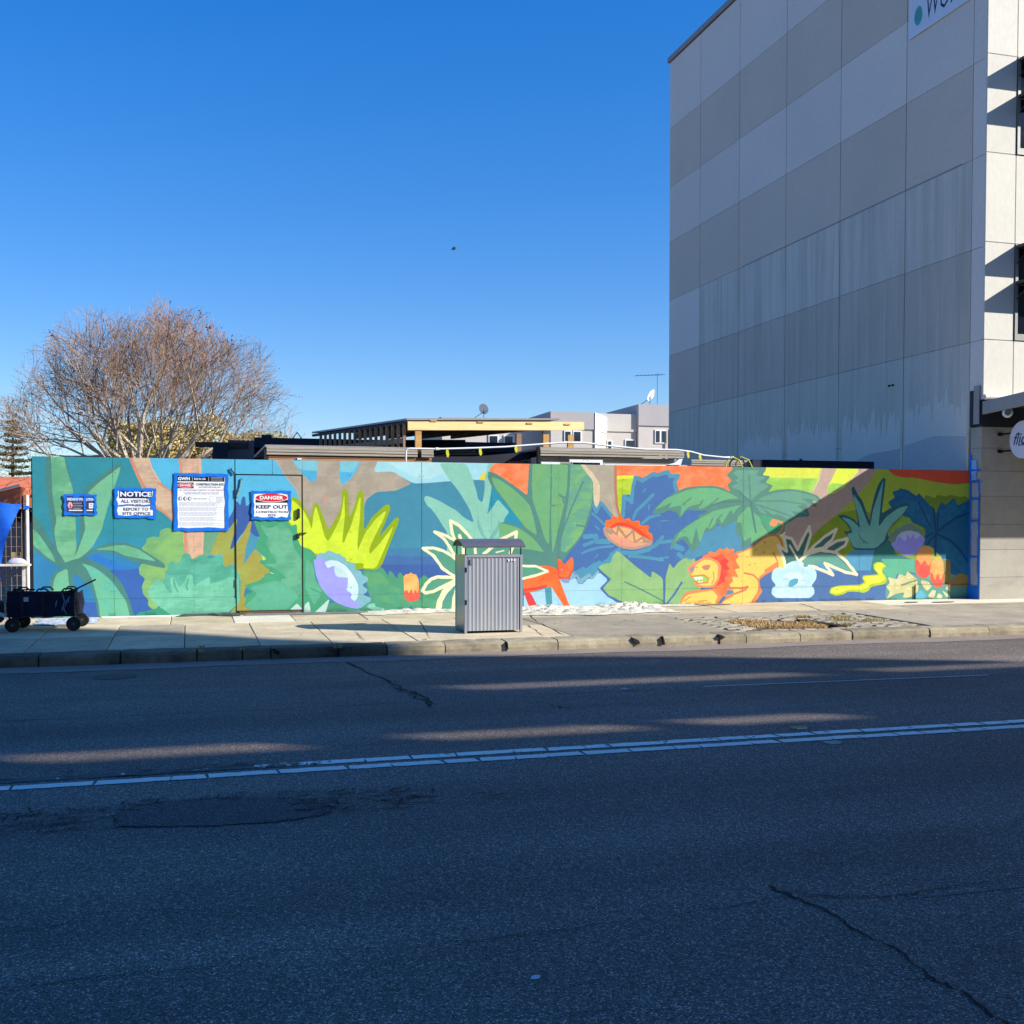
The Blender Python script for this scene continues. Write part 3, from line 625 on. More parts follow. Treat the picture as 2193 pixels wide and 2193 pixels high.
def crack(pts, w, parent=road, z=.005, jit=.02, n=8, mat=None, zf=None):
    P = []
    for i in range(len(pts) - 1):
        for k in range(n):
            t = k / n
            P.append((pts[i][0] * (1 - t) + pts[i + 1][0] * t + random.gauss(0, jit) * (k > 0 or i > 0), pts[i][1] * (1 - t) + pts[i + 1][1] * t + random.gauss(0, jit)))
    P.append(pts[-1]); vs = []; fs = []
    for i, p in enumerate(P):
        q = P[min(i + 1, len(P) - 1)]; o = P[max(i - 1, 0)]
        dx, dy = q[0] - o[0], q[1] - o[1]; L = math.hypot(dx, dy) or 1
        ww = w * random.uniform(.25, 1.2) / 2 * (1 if 0 < i < len(P) - 1 else .2)
        for sg in (1, -1):
            X, Y = p[0] - dy / L * ww * sg, p[1] + dx / L * ww * sg
            vs.append((X, Y, (zf(Y) if zf else 0) + z))
    for i in range(len(P) - 1): fs.append((2 * i, 2 * i + 1, 2 * i + 3, 2 * i + 2))
    return MB().add(vs, fs).build('crack', mat or M_CRACK, parent)
crack([(1.77, 13.0), (1.89, 11.8), (2.0, 10.85), (2.1, 10.02), (2.06, 9.56)], .035)
crack([(1.95, 10.8), (2.02, 10.2), (2.12, 9.7)], .03)
crack([(2.46, 4.36), (2.47, 4.26), (2.53, 4.01), (2.52, 3.78), (2.55, 3.57), (2.51, 3.31), (2.53, 3.17), (2.5, 2.9), (2.52, 2.6)], .018, jit=.008)
crack([(2.5, 4.2), (2.92, 4.09), (3.3, 4.13), (3.7, 4.16)], .007, jit=.01)
crack([(2.45, 4.3), (2.7, 4.12), (3.05, 4.06)], .008, jit=.01)
crack([(-.8, 4.69), (-.52, 4.71), (-.4, 4.83), (-.1, 4.8), (.05, 4.72)], .006, jit=.008)
crack([(-.7, 4.12), (-.29, 4.13), (.12, 4.12), (.32, 4.2), (.85, 4.09), (1.2, 4.1), (1.62, 4.12), (2.01, 4.15), (2.49, 4.21)], .006, jit=.008, n=5)
crack([(-1.8, 9.81), (-.78, 9.8), (.53, 9.79), (1.91, 9.84)], .012, jit=.008)
crack([(3.1, 9.95), (4.26, 9.94), (6.57, 9.9), (10, 9.85)], .014, jit=.008)
crack([(-1.2, 11.3), (1.2, 11.25), (3.2, 11.35)], .008, jit=.01)
crack([(2.36, 3.32), (2.45, 3.3), (2.51, 3.3)], .008, jit=.004)
MB().add([(x_, y_, .003) for x_, y_ in [(-5, 13.2), (-2, 13.24), (0, 13.27), (1.6, 13.34), (2.6, 13.46), (2.6, 13.5), (-5, 13.5)]], [tuple(range(7))]).build('gutter_grime', surf('gutter_grime', rgb(52, 47, 42), rgb(34, 32, 30), 6, .9, bump=.3, bscale=60, fine=.4), kind='structure')
crack([(3.05, 9.6), (3.1, 9.3), (3.2, 9.1)], .02)
# repaired pothole and the crazed tarmac round it
pp = [(-.38, 6.20), (-.40, 6.45), (-.30, 6.62), (-.08, 6.70), (.21, 6.68), (.58, 6.56), (.80, 6.28), (.70, 6.12), (.45, 6.06), (.2, 6.07), (-.1, 6.12)]
qq = []
for i in range(len(pp)):
    a, b = pp[i], pp[(i + 1) % len(pp)]
    for k in range(8):
        t = k / 8; qq.append((a[0] * (1 - t) + b[0] * t + random.gauss(0, .016), a[1] * (1 - t) + b[1] * t + random.gauss(0, .014), .004))
MB().add(qq, [tuple(range(len(qq)))]).build('asphalt_patch', M_PATCH, road)
for i in range(len(pp)): crack([pp[i], pp[(i + 1) % len(pp)]], .008, jit=.008, n=6)
def crazed(x0, x1, y0, y1, n, w):
    for k in range(n):
        a = random.uniform(x0, x1); b = random.uniform(y0, y1) ; L = random.uniform(.06, .22)
        t = random.choice((0, 0, .25, 1.4)) + random.gauss(0, .3)
        crack([(a, b), (a + L * math.cos(t), b + L * .8 * math.sin(t))], w * random.uniform(.4, 1), jit=.008, n=4, z=.005 + .0004 * (k % 6))
crazed(.5, 1.25, 6.15, 6.64, 90, .014); crazed(-1.3, -.38, 6.15, 6.68, 90, .014); crazed(-.4, .7, 6.6, 6.75, 30, .012); crazed(1.0, 1.7, 6.2, 6.7, 14, .012)
crazed(-1.5, .6, 7.42, 7.62, 40, .018)
# small things lying on the tarmac
for nm, x, y, w, d, h, c, lb in (('road_marker', 4.61, 7.71, .13, .07, .018, (190, 160, 90), 'yellow raised road marker just beyond the double centre line'),
        ('road_marker', 4.54, 7.13, .12, .08, .012, (170, 176, 160), 'pale flat road marker on the near side of the double centre line')):
    t = thing(nm, lb, 'road marker', (x, y, 0), 'markers by the centre line')
    MB().box(x - w / 2, x + w / 2, y - d / 2, y + d / 2, 0.001, h, .006).build('marker_body', surf(nm + str(x), rgb(*c), None, 20, .6), t)
    MB().box(x - w / 3, x + w / 3, y - d / 2 - .002, y - d / 2 + .004, 0.003, h * .8).build('reflector', M_LINE, t)
def scrap(x, y, z, r, c, lb, name='litter'):
    m = MB(); n = 9; vs = [(x, y, z + r * .35)]
    for i in range(n):
        a = 2 * math.pi * i / n; q = r * random.uniform(.6, 1.2); vs.append((x + q * math.cos(a), y + q * .7 * math.sin(a), z + .003 + random.uniform(0, r * .2)))
    for i in range(n):
        a = 2 * math.pi * i / n; vs.append((x + r * .7 * math.cos(a), y + .5 * r * math.sin(a), z + .001))
    m.add(vs, [(0, 1 + i, 1 + (i + 1) % n) for i in range(n)] + [(1 + i, 1 + n + i, 1 + n + (i + 1) % n, 1 + (i + 1) % n) for i in range(n)])
    tag(m.build(name, surf('litter' + str(x), rgb(*c), None, 30, .7)), lb, 'litter')
scrap(1.17, 3.7, 0, .022, (220, 224, 224), 'small white scrap on the dark tarmac nearest the camera')
scrap(4.08, 10.05, 0, .05, (200, 196, 190), 'pale crumpled scrap on the road beyond the centre line')
mh = thing('manhole_cover', 'dark oval manhole cover in the shaded road near the kerb', 'manhole cover', (-.74, 12.4, 0))
MB().prism([(-.74 + .19 * math.cos(a * math.pi / 12), 12.4 + .19 * math.sin(a * math.pi / 12)) for a in range(24)], 'z', .001, .006).build('cover', surf('iron', rgb(88, 82, 76), rgb(72, 68, 62), 20, .7, .1), mh)
m = MB(); ring = []
for a in range(24):
    t = a * math.pi / 12; ring.append(((-.74 + .19 * math.cos(t)), 12.4 + .19 * math.sin(t), -.74 + .22 * math.cos(t), 12.4 + .22 * math.sin(t)))
for a in range(24):
    p, q = ring[a], ring[(a + 1) % 24]
    m.add([(p[0], p[1], .005), (q[0], q[1], .005), (q[2], q[3], .004), (p[2], p[3], .004)], [(0, 1, 2, 3)])
m.build('rim', M_PATCH, mh)

# kerb stones
kerb = thing('kerb', 'x', 'x', (0, 0, 0)); del kerb['label']; del kerb['category']; kerb['kind'] = 'structure'
brk = [-4.2, -3.4, -2.5, -1.62, -.75, .1, .62, .95, 1.75, 2.35, 3.08, 3.87, 4.56, 5.6, 6.85, 7.25, 8.08, 8.9, 10.16, 11.16, 12.2, 13.3, 14.4, 15.6, 17, 18]
def kerb_piece(x0, x1):
    g = .008; n = max(3, int((x1 - x0) / .1)); m = MB()
    prof = [(13.82, -.05), (13.5, -.05), (13.488, .05), (13.498, .102), (13.52, .121), (13.555, .131), (13.82, .136)]
    vs = []; fs = []; k = len(prof)
    dz = random.uniform(-.006, .006); dy = random.uniform(-.012, .012)
    for i in range(n + 1):
        x = x0 + g + (x1 - x0 - 2 * g) * i / n; e = .004 if i in (0, n) else 0
        for j, (y, z) in enumerate(prof):
            r = 0 if j in (0, 1) else random.gauss(0, .004)
            vs.append((x, y + (0 if j == 0 else dy + r + e * (j in (2, 3, 4))), z + (0 if j < 2 else dz + r * .6 - e * .7 * (j > 2))))
    for i in range(n):
        for j in range(k):
            a = i * k + j; b = i * k + (j + 1) % k; fs.append((a, b, b + k, a + k))
    fs.append(tuple(range(k))); fs.append(tuple(n * k + j for j in range(k))[::-1])
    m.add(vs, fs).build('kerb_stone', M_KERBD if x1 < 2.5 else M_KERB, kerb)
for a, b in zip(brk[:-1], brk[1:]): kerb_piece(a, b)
# broken corners of the kerb, dark holes and stains
def flat(name, pts, z, mat, parent, zf=None):
    return MB().add([(x, y, (zf(y) if zf else 0) + z) for x, y in pts], [tuple(range(len(pts)))]).build(name, mat, parent)
for x, w, h in ((5.62, .09, .08), (6.02, .025, .1), (6.86, .08, .03), (1.0, .08, .06), (3.88, .015, .09)):
    m = MB(); pts = [(x - w / 2, .125), (x - w * .2, .13), (x + w * .5, .128 - h * .5), (x + w * .75, .128 - h), (x + w * .2, .12 - h), (x - w * .3, .10 - h * .3)]
    pts = [(a + random.gauss(0, w * .08), max(b + random.gauss(0, .004), .008)) for a, b in pts]
    m.prism(pts, 'y', 13.462, 13.53); m.build('kerb_chip', M_CRACK, kerb)
# footpath slabs
fp = thing('footpath', 'x', 'x', (0, 0, 0)); del fp['label']; del fp['category']; fp['kind'] = 'structure'
def slab(x0, x1, y0, y1, mat, g=.005, dz=0, nm='paving_slab'):
    dz += random.uniform(-.0025, .0025)
    m = MB(); z0, z1 = gz(y0), gz(y1); x0 += g; x1 -= g; y0 += g; y1 -= g; c = .006
    top = [(x0 + c, y0 + c, z0 + dz), (x1 - c, y0 + c, z0 + dz), (x1 - c, y1 - c, z1 + dz), (x0 + c, y1 - c, z1 + dz)]
    mid = [(x0, y0, z0 + dz - c), (x1, y0, z0 + dz - c), (x1, y1, z1 + dz - c), (x0, y1, z1 + dz - c)]
    bot = [(x, y, z - .06) for x, y, z in mid]
    fs = [(0, 1, 2, 3)] + [(i + 4, (i + 1) % 4 + 4, (i + 1) % 4, i) for i in range(4)] + [(i + 8, (i + 1) % 4 + 8, (i + 1) % 4 + 4, i + 4) for i in range(4)]
    return m.add(top + mid + bot, fs).build(nm, mat, fp)
flat('bedding', [(-5, 13.8), (19, 13.8), (19, 19), (-5, 19)], -.03, M_DIRT, fp, gz)
xs = [-4.5, -3.6, -2.7, -1.82, -.92, -.04, .85, 1.73, 2.8]
for a, b in zip(xs[:-1], xs[1:]):
    slab(a, b, 13.83, 15.25, M_SLAB)
    if a < -1.8:
        slab(a, b, 15.25, 16.7, M_SLAB); slab(a, b, 16.7, 18.4, M_SLAB)
    else:
        slab(a + .0, b, 15.25, 16.55, M_SLAB if a > -.1 else M_SLABG)
        slab(a - .2 if a > -1.7 else a, b - .2, 16.55, 17.75, M_SLAB if a < 0 or a > 1 else M_SLABW)
slab(2.8, 4.9, 13.83, 15.3, M_SLAB); slab(2.8, 3.9, 15.3, 16.6, M_SLAB); slab(3.9, 4.9, 15.3, 16.6, M_SLABG)
slab(2.6, 4.9, 16.6, 17.95, M_SLAB)
slab(4.9, 7.2, 13.83, 16.35, M_SLABG); slab(4.9, 8.6, 16.35, 17.95, M_SLAB)
slab(8.6, 11.9, 16.35, 17.95, M_SLAB); slab(11.9, 18, 16.9, 17.95, M_SLABW)
slab(10.45, 18, 13.83, 16.35, M_SLABG); slab(11.9, 18, 16.35, 16.9, M_SLABG)
slab(7.2, 10.45, 15.75, 16.35, M_SLABG)
slab(-4.5, 2.6, 17.75, 19.5, M_SLABG, dz=-.012)
for P in ([(5.3, 17.5), (4.96, 15.6), (4.8, 13.9)], [(4.71, 15.3), (4.5, 13.9)], [(10.5, 17.6), (10.1, 16.2), (9.95, 15.4)], [(3.3, 16.2), (3.0, 14.0)], [(2.2, 15.2), (2.15, 13.9)], [(12.4, 16.9), (13.2, 16.2), (14.5, 15.6)]):
    crack(P, .016, fp, .006, .01, 6, None, gz)
# old tree pit: small pavers, dry grass, a broken timber edge
pit = thing('tree_pit', 'x', 'x', (0, 0, 0)); del pit['label']; del pit['category']; pit['kind'] = 'structure'
flat('pit_soil', [(7.2, 13.83), (10.45, 13.83), (10.45, 15.75), (7.2, 15.75)], -.018, M_DIRT, pit, gz)
pv = []
for i in range(4):
    hx, hy = .112, .055
    pv.append(MB().box(-hx, hx, -hy, hy, -.03, .002, .008 + .002 * i))
for r_ in range(17):
    y = 13.89 + r_ * .112
    for c_ in range(15):
        x = 7.32 + c_ * .226 + (.113 if r_ % 2 else 0)
        if x > 10.33: continue
        if 7.75 < x < 9.0 - (y - 14) * .3 and 13.95 < y < 15.2 and random.random() < .93: continue
        if 8.85 < x < 9.2 and 13.9 < y < 15.2: continue
        if random.random() < .03: continue
        if r_ + c_ < 3 and random.random() < .5: continue
        o = MB().add(pv[(r_ + c_) % 4].v, pv[0].f).build('paver', M_PAVER, pit) if (r_ * 15 + c_) < 4 else None
        if o is None:
            o = proto_pv[(r_ * 3 + c_) % len(proto_pv)].copy(); COLL.objects.link(o); o.parent = pit
        else:
            if 'proto_pv' not in globals(): proto_pv = []
            proto_pv.append(o)
        o.location = (x, y, gz(y) + random.gauss(0, .004) - .001)
        o.rotation_euler = (random.gauss(0, .03), random.gauss(0, .03), random.gauss(0, .05))
# dry grass
def blades(name, spots, n, h, mat_cols, lb=None, cat=None):
    obs = []
    for ci, c in enumerate(mat_cols):
        m = MB()
        for k in range(n // len(mat_cols)):
            cx, cy, rx, ry = random.choice(spots); a = random.uniform(0, 6.283); q = math.sqrt(random.random())
            x, y = cx + rx * q * math.cos(a), cy + ry * q * math.sin(a); z = gz(y) - .01
            t = random.uniform(0, 6.283); L = random.uniform(.4, 1) * h; w = .0035; ln = random.uniform(.2, 1.3) * L
            dx, dy = math.cos(t) * ln, math.sin(t) * ln; sx, sy = -math.sin(t) * w, math.cos(t) * w
            m.add([(x - sx, y - sy, z), (x + sx, y + sy, z), (x + dx * .5 + sx * .8, y + dy * .5 + sy * .8, z + L * .7), (x + dx * .5 - sx * .8, y + dy * .5 - sy * .8, z + L * .7), (x + dx, y + dy, z + L * .8)], [(0, 1, 2, 3), (3, 2, 4)])
        obs.append(m)
    return obs
GC = [rgb(216, 172, 118), rgb(204, 186, 116), rgb(236, 200, 146), rgb(176, 172, 98)]
def grass_thing(lb, spots, n, h, cols):
    o = None
    ms = blades('g', spots, n, h, cols); me = MB(); mats = []
    me2 = bpy.data.meshes.new('dry_grass'); V = []; Fc = []; MI = []
    for i, mm in enumerate(ms):
        off = len(V); V += mm.v; Fc += [tuple(j + off for j in f) for f in mm.f]; MI += [i] * len(mm.f)
    me2.from_pydata(V, [], Fc)
    for i, c in enumerate(cols): me2.materials.append(surf('grass%d' % i, c, None, 30, .9, bump=0))
    me2.polygons.foreach_set('material_index', MI)
    o = bpy.data.objects.new('dry_grass', me2); COLL.objects.link(o); o['kind'] = 'stuff'; o['label'] = lb; return o
grass_thing('dry brown and yellow grass growing in the tree pit', [(8.2, 14.45, .45, .5), (8.45, 14.2, .4, .3), (8.0, 14.9, .3, .25), (8.6, 14.1, .25, .2)], 3600, .06, [GC[0], GC[2], GC[1], GC[0]])
grass_thing('greener tufts at the far edge of the tree pit', [(9.6, 14.9, .18, .3), (9.9, 14.6, .3, .18), (9.2, 15.3, .12, .12), (9.15, 14.2, .18, .15), (9.75, 15.15, .15, .15), (8.75, 14.5, .2, .15)], 1500, .07, [GC[1], GC[3], GC[0]])
grass_thing('small weeds sprouting from cracks in the kerb', [(.1, 13.46, .1, .02), (1.74, 13.45, .05, .02), (.62, 13.5, .04, .02), (2.9, 13.9, .04, .02), (.15, 13.85, .05, .02)], 170, .05, [GC[1], GC[3]])
tag(box('edging_timber', 8.93, 9.08, 13.92, 15.05, .115, .165, surf('rotten_wood', rgb(70, 48, 36), rgb(48, 34, 28), 12, .9)), 'rotten dark timber edging lying across the tree pit', 'timber')
# ------------------------------------------------------------------ painted hoarding
HX0, HZ0, HW, HH, HY = -2.2, .21, 16.52, 2.43, 17.87
def paint_mural():
    sc = 1.25; W, H = int(HW * 200 * sc), int(HH * 200 * sc)
    def field(nx, ny, seed):
        g = np.random.default_rng(seed).random((ny + 2, nx + 2))
        y = np.linspace(0, ny, H, endpoint=False); x = np.linspace(0, nx, W, endpoint=False)
        yi = y.astype(int); xi = x.astype(int); fy = (y - yi)[:, None]; fx = (x - xi)[None, :]
        fy = fy * fy * (3 - 2 * fy); fx = fx * fx * (3 - 2 * fx)
        return (g[yi][:, xi] * (1 - fx) + g[yi][:, xi + 1] * fx) * (1 - fy) + (g[yi + 1][:, xi] * (1 - fx) + g[yi + 1][:, xi + 1] * fx) * fy
    hs = field(70, 60, 1) * .5 + field(160, 150, 2) * .5          # horizontal strokes
    vs = field(500, 14, 3) * .5 + field(900, 40, 4) * .5          # vertical strokes
    bl = field(90, 14, 5) * .6 + field(200, 34, 6) * .4           # blotches
    dg = np.roll(bl, 37, 1)
    for r_ in range(0, H): dg[r_] = np.roll(dg[r_], int(r_ * .6))
    blend = np.clip(((.22 * hs + .08 * vs + .35 * bl + .35 * dg) - .42) * 7, 0, 1)
    img = np.zeros((H, W, 3), np.float32); img[:] = (.2, .5, .6)
    wob = (field(260, 40, 8) - .5) * 5; 
    def chaikin(P, c0=.16):
        Q = []
        n = len(P)
        for i in range(n):
            a, b = P[i], P[(i + 1) % n]; c = min(c0, 7 * sc / (np.hypot(*(b - a)) + 1e-6))
            Q.append(a + (b - a) * c); Q.append(b - (b - a) * c)
        return np.array(Q)
    for cn, extra, fl in MURAL:
        P = np.array(fl, float).reshape(-1, 2) * sc; c1 = np.array(PAINT[cn], float)
        if isinstance(extra, str):
            P = chaikin(P); c2 = np.array(PAINT[extra] if extra else PAINT[cn], float) * (1 if extra else .96)
            x0, x1 = int(max(P[:, 0].min(), 0)), int(min(P[:, 0].max() + 1, W)); y0, y1 = int(max(P[:, 1].min(), 0)), int(min(P[:, 1].max() + 1, H))
            if x1 <= x0 or y1 <= y0: continue
            msk = np.zeros((y1 - y0, x1 - x0), bool); Q = np.roll(P, -1, 0)
            for yy in range(y0, y1):
                yc = yy + .5; a = (P[:, 1] <= yc) != (Q[:, 1] <= yc)
                if not a.any(): continue
                xc = np.sort(P[a, 0] + (yc - P[a, 1]) / (Q[a, 1] - P[a, 1]) * (Q[a, 0] - P[a, 0]))
                for k in range(0, len(xc) - 1, 2):
                    i0 = max(int(round(xc[k])) - x0, 0); i1 = min(int(round(xc[k + 1])) - x0, x1 - x0)
                    if i1 > i0: msk[yy - y0, i0:i1] = True
        else:
            c2 = c1 * .95; hw = extra * sc / 2
            x0, x1 = int(max(P[:, 0].min() - hw - 4, 0)), int(min(P[:, 0].max() + hw + 4, W)); y0, y1 = int(max(P[:, 1].min() - hw - 4, 0)), int(min(P[:, 1].max() + hw + 4, H))
            if x1 <= x0 or y1 <= y0: continue
            Y, X = np.mgrid[y0:y1, x0:x1]; d = np.full(X.shape, 1e9)
            for i in range(len(P) - 1):
                a, b = P[i], P[i + 1]; v = b - a; L = (v * v).sum() or 1
                t = np.clip(((X - a[0]) * v[0] + (Y - a[1]) * v[1]) / L, 0, 1)
                d = np.minimum(d, np.hypot(X - a[0] - t * v[0], Y - a[1] - t * v[1]))
            msk = d < hw * (1 + wob[y0:y1, x0:x1] * .06)
        b = blend[y0:y1, x0:x1][..., None]
        col = c1 * (1 - b) + c2 * b
        tgt = img[y0:y1, x0:x1]; tgt[msk] = (col / 255)[msk]
    # brush relief in value, and faint dirt near the foot
    img *= (1 + (hs - .5)[..., None] * .05 + (vs - .5)[..., None] * .02 + (dg - .5)[..., None] * .08)
    low = np.clip(1 - np.arange(H) / (sc * 200 * .07), 0, 1)[:, None, None]
    img *= 1 - low * (bl[..., None] > .55) * .22
    img = np.clip(img, 0, 1); L = np.where(img <= .04045, img / 12.92, ((img + .055) / 1.055) ** 2.4) * ALB
    img = np.where(L <= .0031308, L * 12.92, 1.055 * np.maximum(L, 1e-9) ** (1 / 2.4) - .055)
    im = bpy.data.images.new('mural_paint', W, H, alpha=False)
    px = np.ones((H, W, 4), np.float32); px[..., :3] = img
    im.pixels.foreach_set(px.reshape(-1)); im.update(); im.pack()
    return im
ALB = .86
def m_mural():
    s = NT('mural_paint'); im = s.n('TexImage'); im.image = paint_mural(); im.interpolation = 'Cubic'; im.extension = 'EXTEND'
    u = s.n('UVMap'); s.l(u, 0, im, 0)
    n = s.noise(26, 5, .6, (1, 1, .6)); r = s.ramp(n, 0, [(.3, .94), (.7, 1.03)])
    x = s.mix(None, (im, 0), r, 'MULTIPLY', 1.0); s.col(x)
    s.b.inputs['Roughness'].default_value = .62; s.b.inputs['Specular IOR Level'].default_value = .3
    n2 = s.noise(60, 4, .6, (3, 1, .5)); s.bump(n2, 0, .12, .004)
    return s.m
M_MURAL = m_mural()
hoard = thing('construction_hoarding', 'long plywood hoarding painted with a jungle mural of a lion, a fox and giant leaves', 'hoarding', (HX0, HY, HZ0))
def ply(name, x0, x1, z0, z1, dy=0, parent=None, t=.017, mat=None):
    m = MB().box(x0, x1, HY + dy, HY + dy + t, z0, z1, .0012); ob = m.build(name, mat or M_MURAL, parent or hoard)
    me = ob.data; uv = me.uv_layers.new(name='UVMap'); o = OR[ob.name]
    for lp in me.loops:
        v = me.vertices[lp.vertex_index].co
        uv.data[lp.index].uv = ((v.x + o[0] - HX0) / HW, (v.z + o[2] - HZ0) / HH)
    return ob
SE = [-2.2, -1.07, .1, 1.3, 2.5, 3.69, 4.87, 6.04, 7.2, 8.36, 9.52, 10.72, 11.9, 13.1, 14.29]
g = .001; DX0, DX1, DZ1 = .731, 1.755, 2.389
def ztop(x): return 2.625 + (x + 2.2) * .001
for a, b in zip(SE[:-1], SE[1:]):
    dy = random.uniform(-.002, .003); zt = ztop(a)
    if a == .1:
        ply('panel', a + g, DX0 - .012, .4855, zt, dy); ply('panel', DX0 + .002, b - g, DZ1 + .012, zt, dy)
        ply('base_board', a + g, DX0 - .012, .215, .4835, dy + .003)
    elif a == 1.3:
        ply('panel', DX1 + .014, b - g, .4855, zt, dy); ply('panel', a + g, DX1 + .01, DZ1 + .012, zt, dy)
        ply('base_board', DX1 + .014, b - g, .215, .4835, dy + .003)
    else:
        ply('panel', a + g, b - g, .4855, zt, dy)
        if a < 13: ply('base_board', a + g, b - g, .215, .4835, dy + .003)
        else: ply('base_board', a + g, 13.86, .215, .4835, dy - .03); ply('base_board', 13.865, b - g, .225, .475, dy + .01)
door = ply('door', DX0 + .008, DX1 - .008, .262, DZ1 - .008, -.004)
for z in (.7, 2.1): MB().cyl((DX0 - .002, HY - .012, z - .06), (DX0 - .002, HY - .012, z + .06), .009, 8).build('hinge', M_DKM, door)
# studs and rails at the back of the sheets
M_PINE = surf('pine', rgb(214, 172, 108), rgb(186, 140, 82), 4, .7, stretch=(.4, .4, 6), bscale=30, fine=.2)
M_BACK = surf('plywood_back', rgb(120, 92, 62), rgb(100, 76, 52), 3, .85)
for x in [-2.18] + SE[1:-1] + [14.24]:
    if x == 1.3: continue
    box('stud', x - .035, x + .035, HY + .022, HY + .11, .22, 2.6, M_BACK, hoard)
for z in (.5, 1.5, 2.55):
    box('rail', -2.16, DX0 - .03, HY + .112, HY + .15, z, z + .07, M_BACK, hoard); box('rail', DX1 + .03, 14.2, HY + .112, HY + .15, z, z + .07, M_BACK, hoard)
# black strips standing in for the shaded gap round the door
box('door_gap_strip', DX0 - .012, DX0 + .006, HY - .006, HY + .02, .47, DZ1 + .02, M_CRACK, hoard)
box('door_gap_strip', DX1 - .007, DX1 + .012, HY - .004, HY + .02, .25, DZ1 + .004, M_CRACK, hoard)
box('door_gap_strip', DX0 + .12, DX1 - .01, HY - .004, HY + .02, DZ1 - .008, DZ1 + .004, M_CRACK, hoard)
box('door_gap_strip', DX0 + .06, DX1 + .01, HY - .006, HY + .02, .25, .262, M_CRACK, hoard)
MB().tube([(.665, HY - .02, 2.49), (.675, HY - .02, 2.45), (.705, HY - .02, 2.42), (.712, HY - .02, 2.39)], .012, 6).build('drop_bolt', M_DKM, hoard)
m = MB(); m.tube([(.75, HY - .012, 2.04), (.80, HY - .014, 2.2), (.815, HY - .014, 2.32), (.845, HY - .012, 2.33)], [.02, .014, .014, .01], 8)
m.build('door_stay', surf('mint_painted_metal', rgb(120, 170, 175), rgb(70, 110, 120), 20, .5), door)
box('latch', 1.68, 1.72, HY - .045, HY - .006, 1.71, 1.865, M_DKM, door, .008)
box('latch', 1.662, 1.69, HY - .03, HY - .006, 1.69, 1.72, M_DKM, door, .004)
m = MB().tube([(1.69, HY - .02, 1.45), (1.72, HY - .035, 1.475), (1.76, HY - .03, 1.47), (1.82, HY - .02, 1.478)], .011, 6)
m.box(1.665, 1.71, HY - .04, HY - .006, 1.39, 1.47, .006); m.build('padlock', M_DKM, door)
# screw heads
sm = MB()
for a, b in zip(SE[:-1], SE[1:]):
    for x in (a + .03, b - .03):
        for z in (.6, 1.05, 1.5, 1.95, 2.4):
            if DX0 - .05 < x < DX1 + .05: continue
            sm.cyl((x, HY - .0045, z), (x, HY - .001, z), .006, 6)
sm.build('screws', surf('screw_filler', rgb(90, 120, 110), rgb(70, 90, 90), 9, .7), hoard, kind='stuff')
box('threshold', .78, 1.72, HY - .05, HY + .02, .205, .25, M_BACK, hoard)

# ------------------------------------------------------------------ signs taped to the hoarding
def ragged(x0, x1, z0, z1, y, parent, j=.006, name='tape_strip'):
    n = 9; m = MB(); vs = []
    horiz = (x1 - x0) > (z1 - z0)
    for i in range(n):
        t = i / (n - 1)
        if horiz: a = (x0 + (x1 - x0) * t, z0 + random.gauss(0, j)); b = (a[0], z1 + random.gauss(0, j))
        else: a = (x0 + random.gauss(0, j), z0 + (z1 - z0) * t); b = (x1 + random.gauss(0, j), a[1])
        for p in (a, b): vs.append((p[0], y - random.uniform(0, .003), p[1]))
    k = len(vs); vs += [(a, b + .0012, c) for a, b, c in vs]
    fs = [(2 * i, 2 * i + 2, 2 * i + 3, 2 * i + 1) for i in range(n - 1)] + [(k + 2 * i + 1, k + 2 * i + 3, k + 2 * i + 2, k + 2 * i) for i in range(n - 1)]
    fs += [(2 * i, 2 * i + k, 2 * i + 2 + k, 2 * i + 2) for i in range(n - 1)] + [(2 * i + 3, 2 * i + 3 + k, 2 * i + 1 + k, 2 * i + 1) for i in range(n - 1)]
    return m.add(vs, fs).build(name, M_TAPE, parent)
YB = HY - .012
def signboard(lb, x0, x1, z0, z1, mat, tw=.035):
    t = thing('sign', lb, 'sign', ((x0 + x1) / 2, HY - .003, z0), 'signs taped to the hoarding')
    box('board', x0 + .012, x1 - .012, YB, HY - .004, z0 + .012, z1 - .012, mat, t, .002)
    y = YB - .004
    ragged(x0, x1, z1 - tw, z1 + .004, y, t); ragged(x0, x1, z0 - .004, z0 + tw, y, t)
    ragged(x0 - .004, x0 + tw, z0, z1, y - .002, t); ragged(x1 - tw, x1 + .004, z0, z1, y - .002, t)
    return t
def rect(name, x0, x1, z0, z1, y, mat, t): return MB().box(x0, x1, y, y + .001, z0, z1).build(name, mat, t)
def T(t, s, x0, x1, z0, z1, mat, bold=.01, y=None): return text('lettering', s, mat, t, ((x0 + x1) / 2, y or (YB - .0032), (z0 + z1) / 2), x1 - x0, z1 - z0, FRONT, bold)
sc_ = 380 / 1932
def A_(x, y, c=60): return (c + x * sc_, 965 + y * sc_)
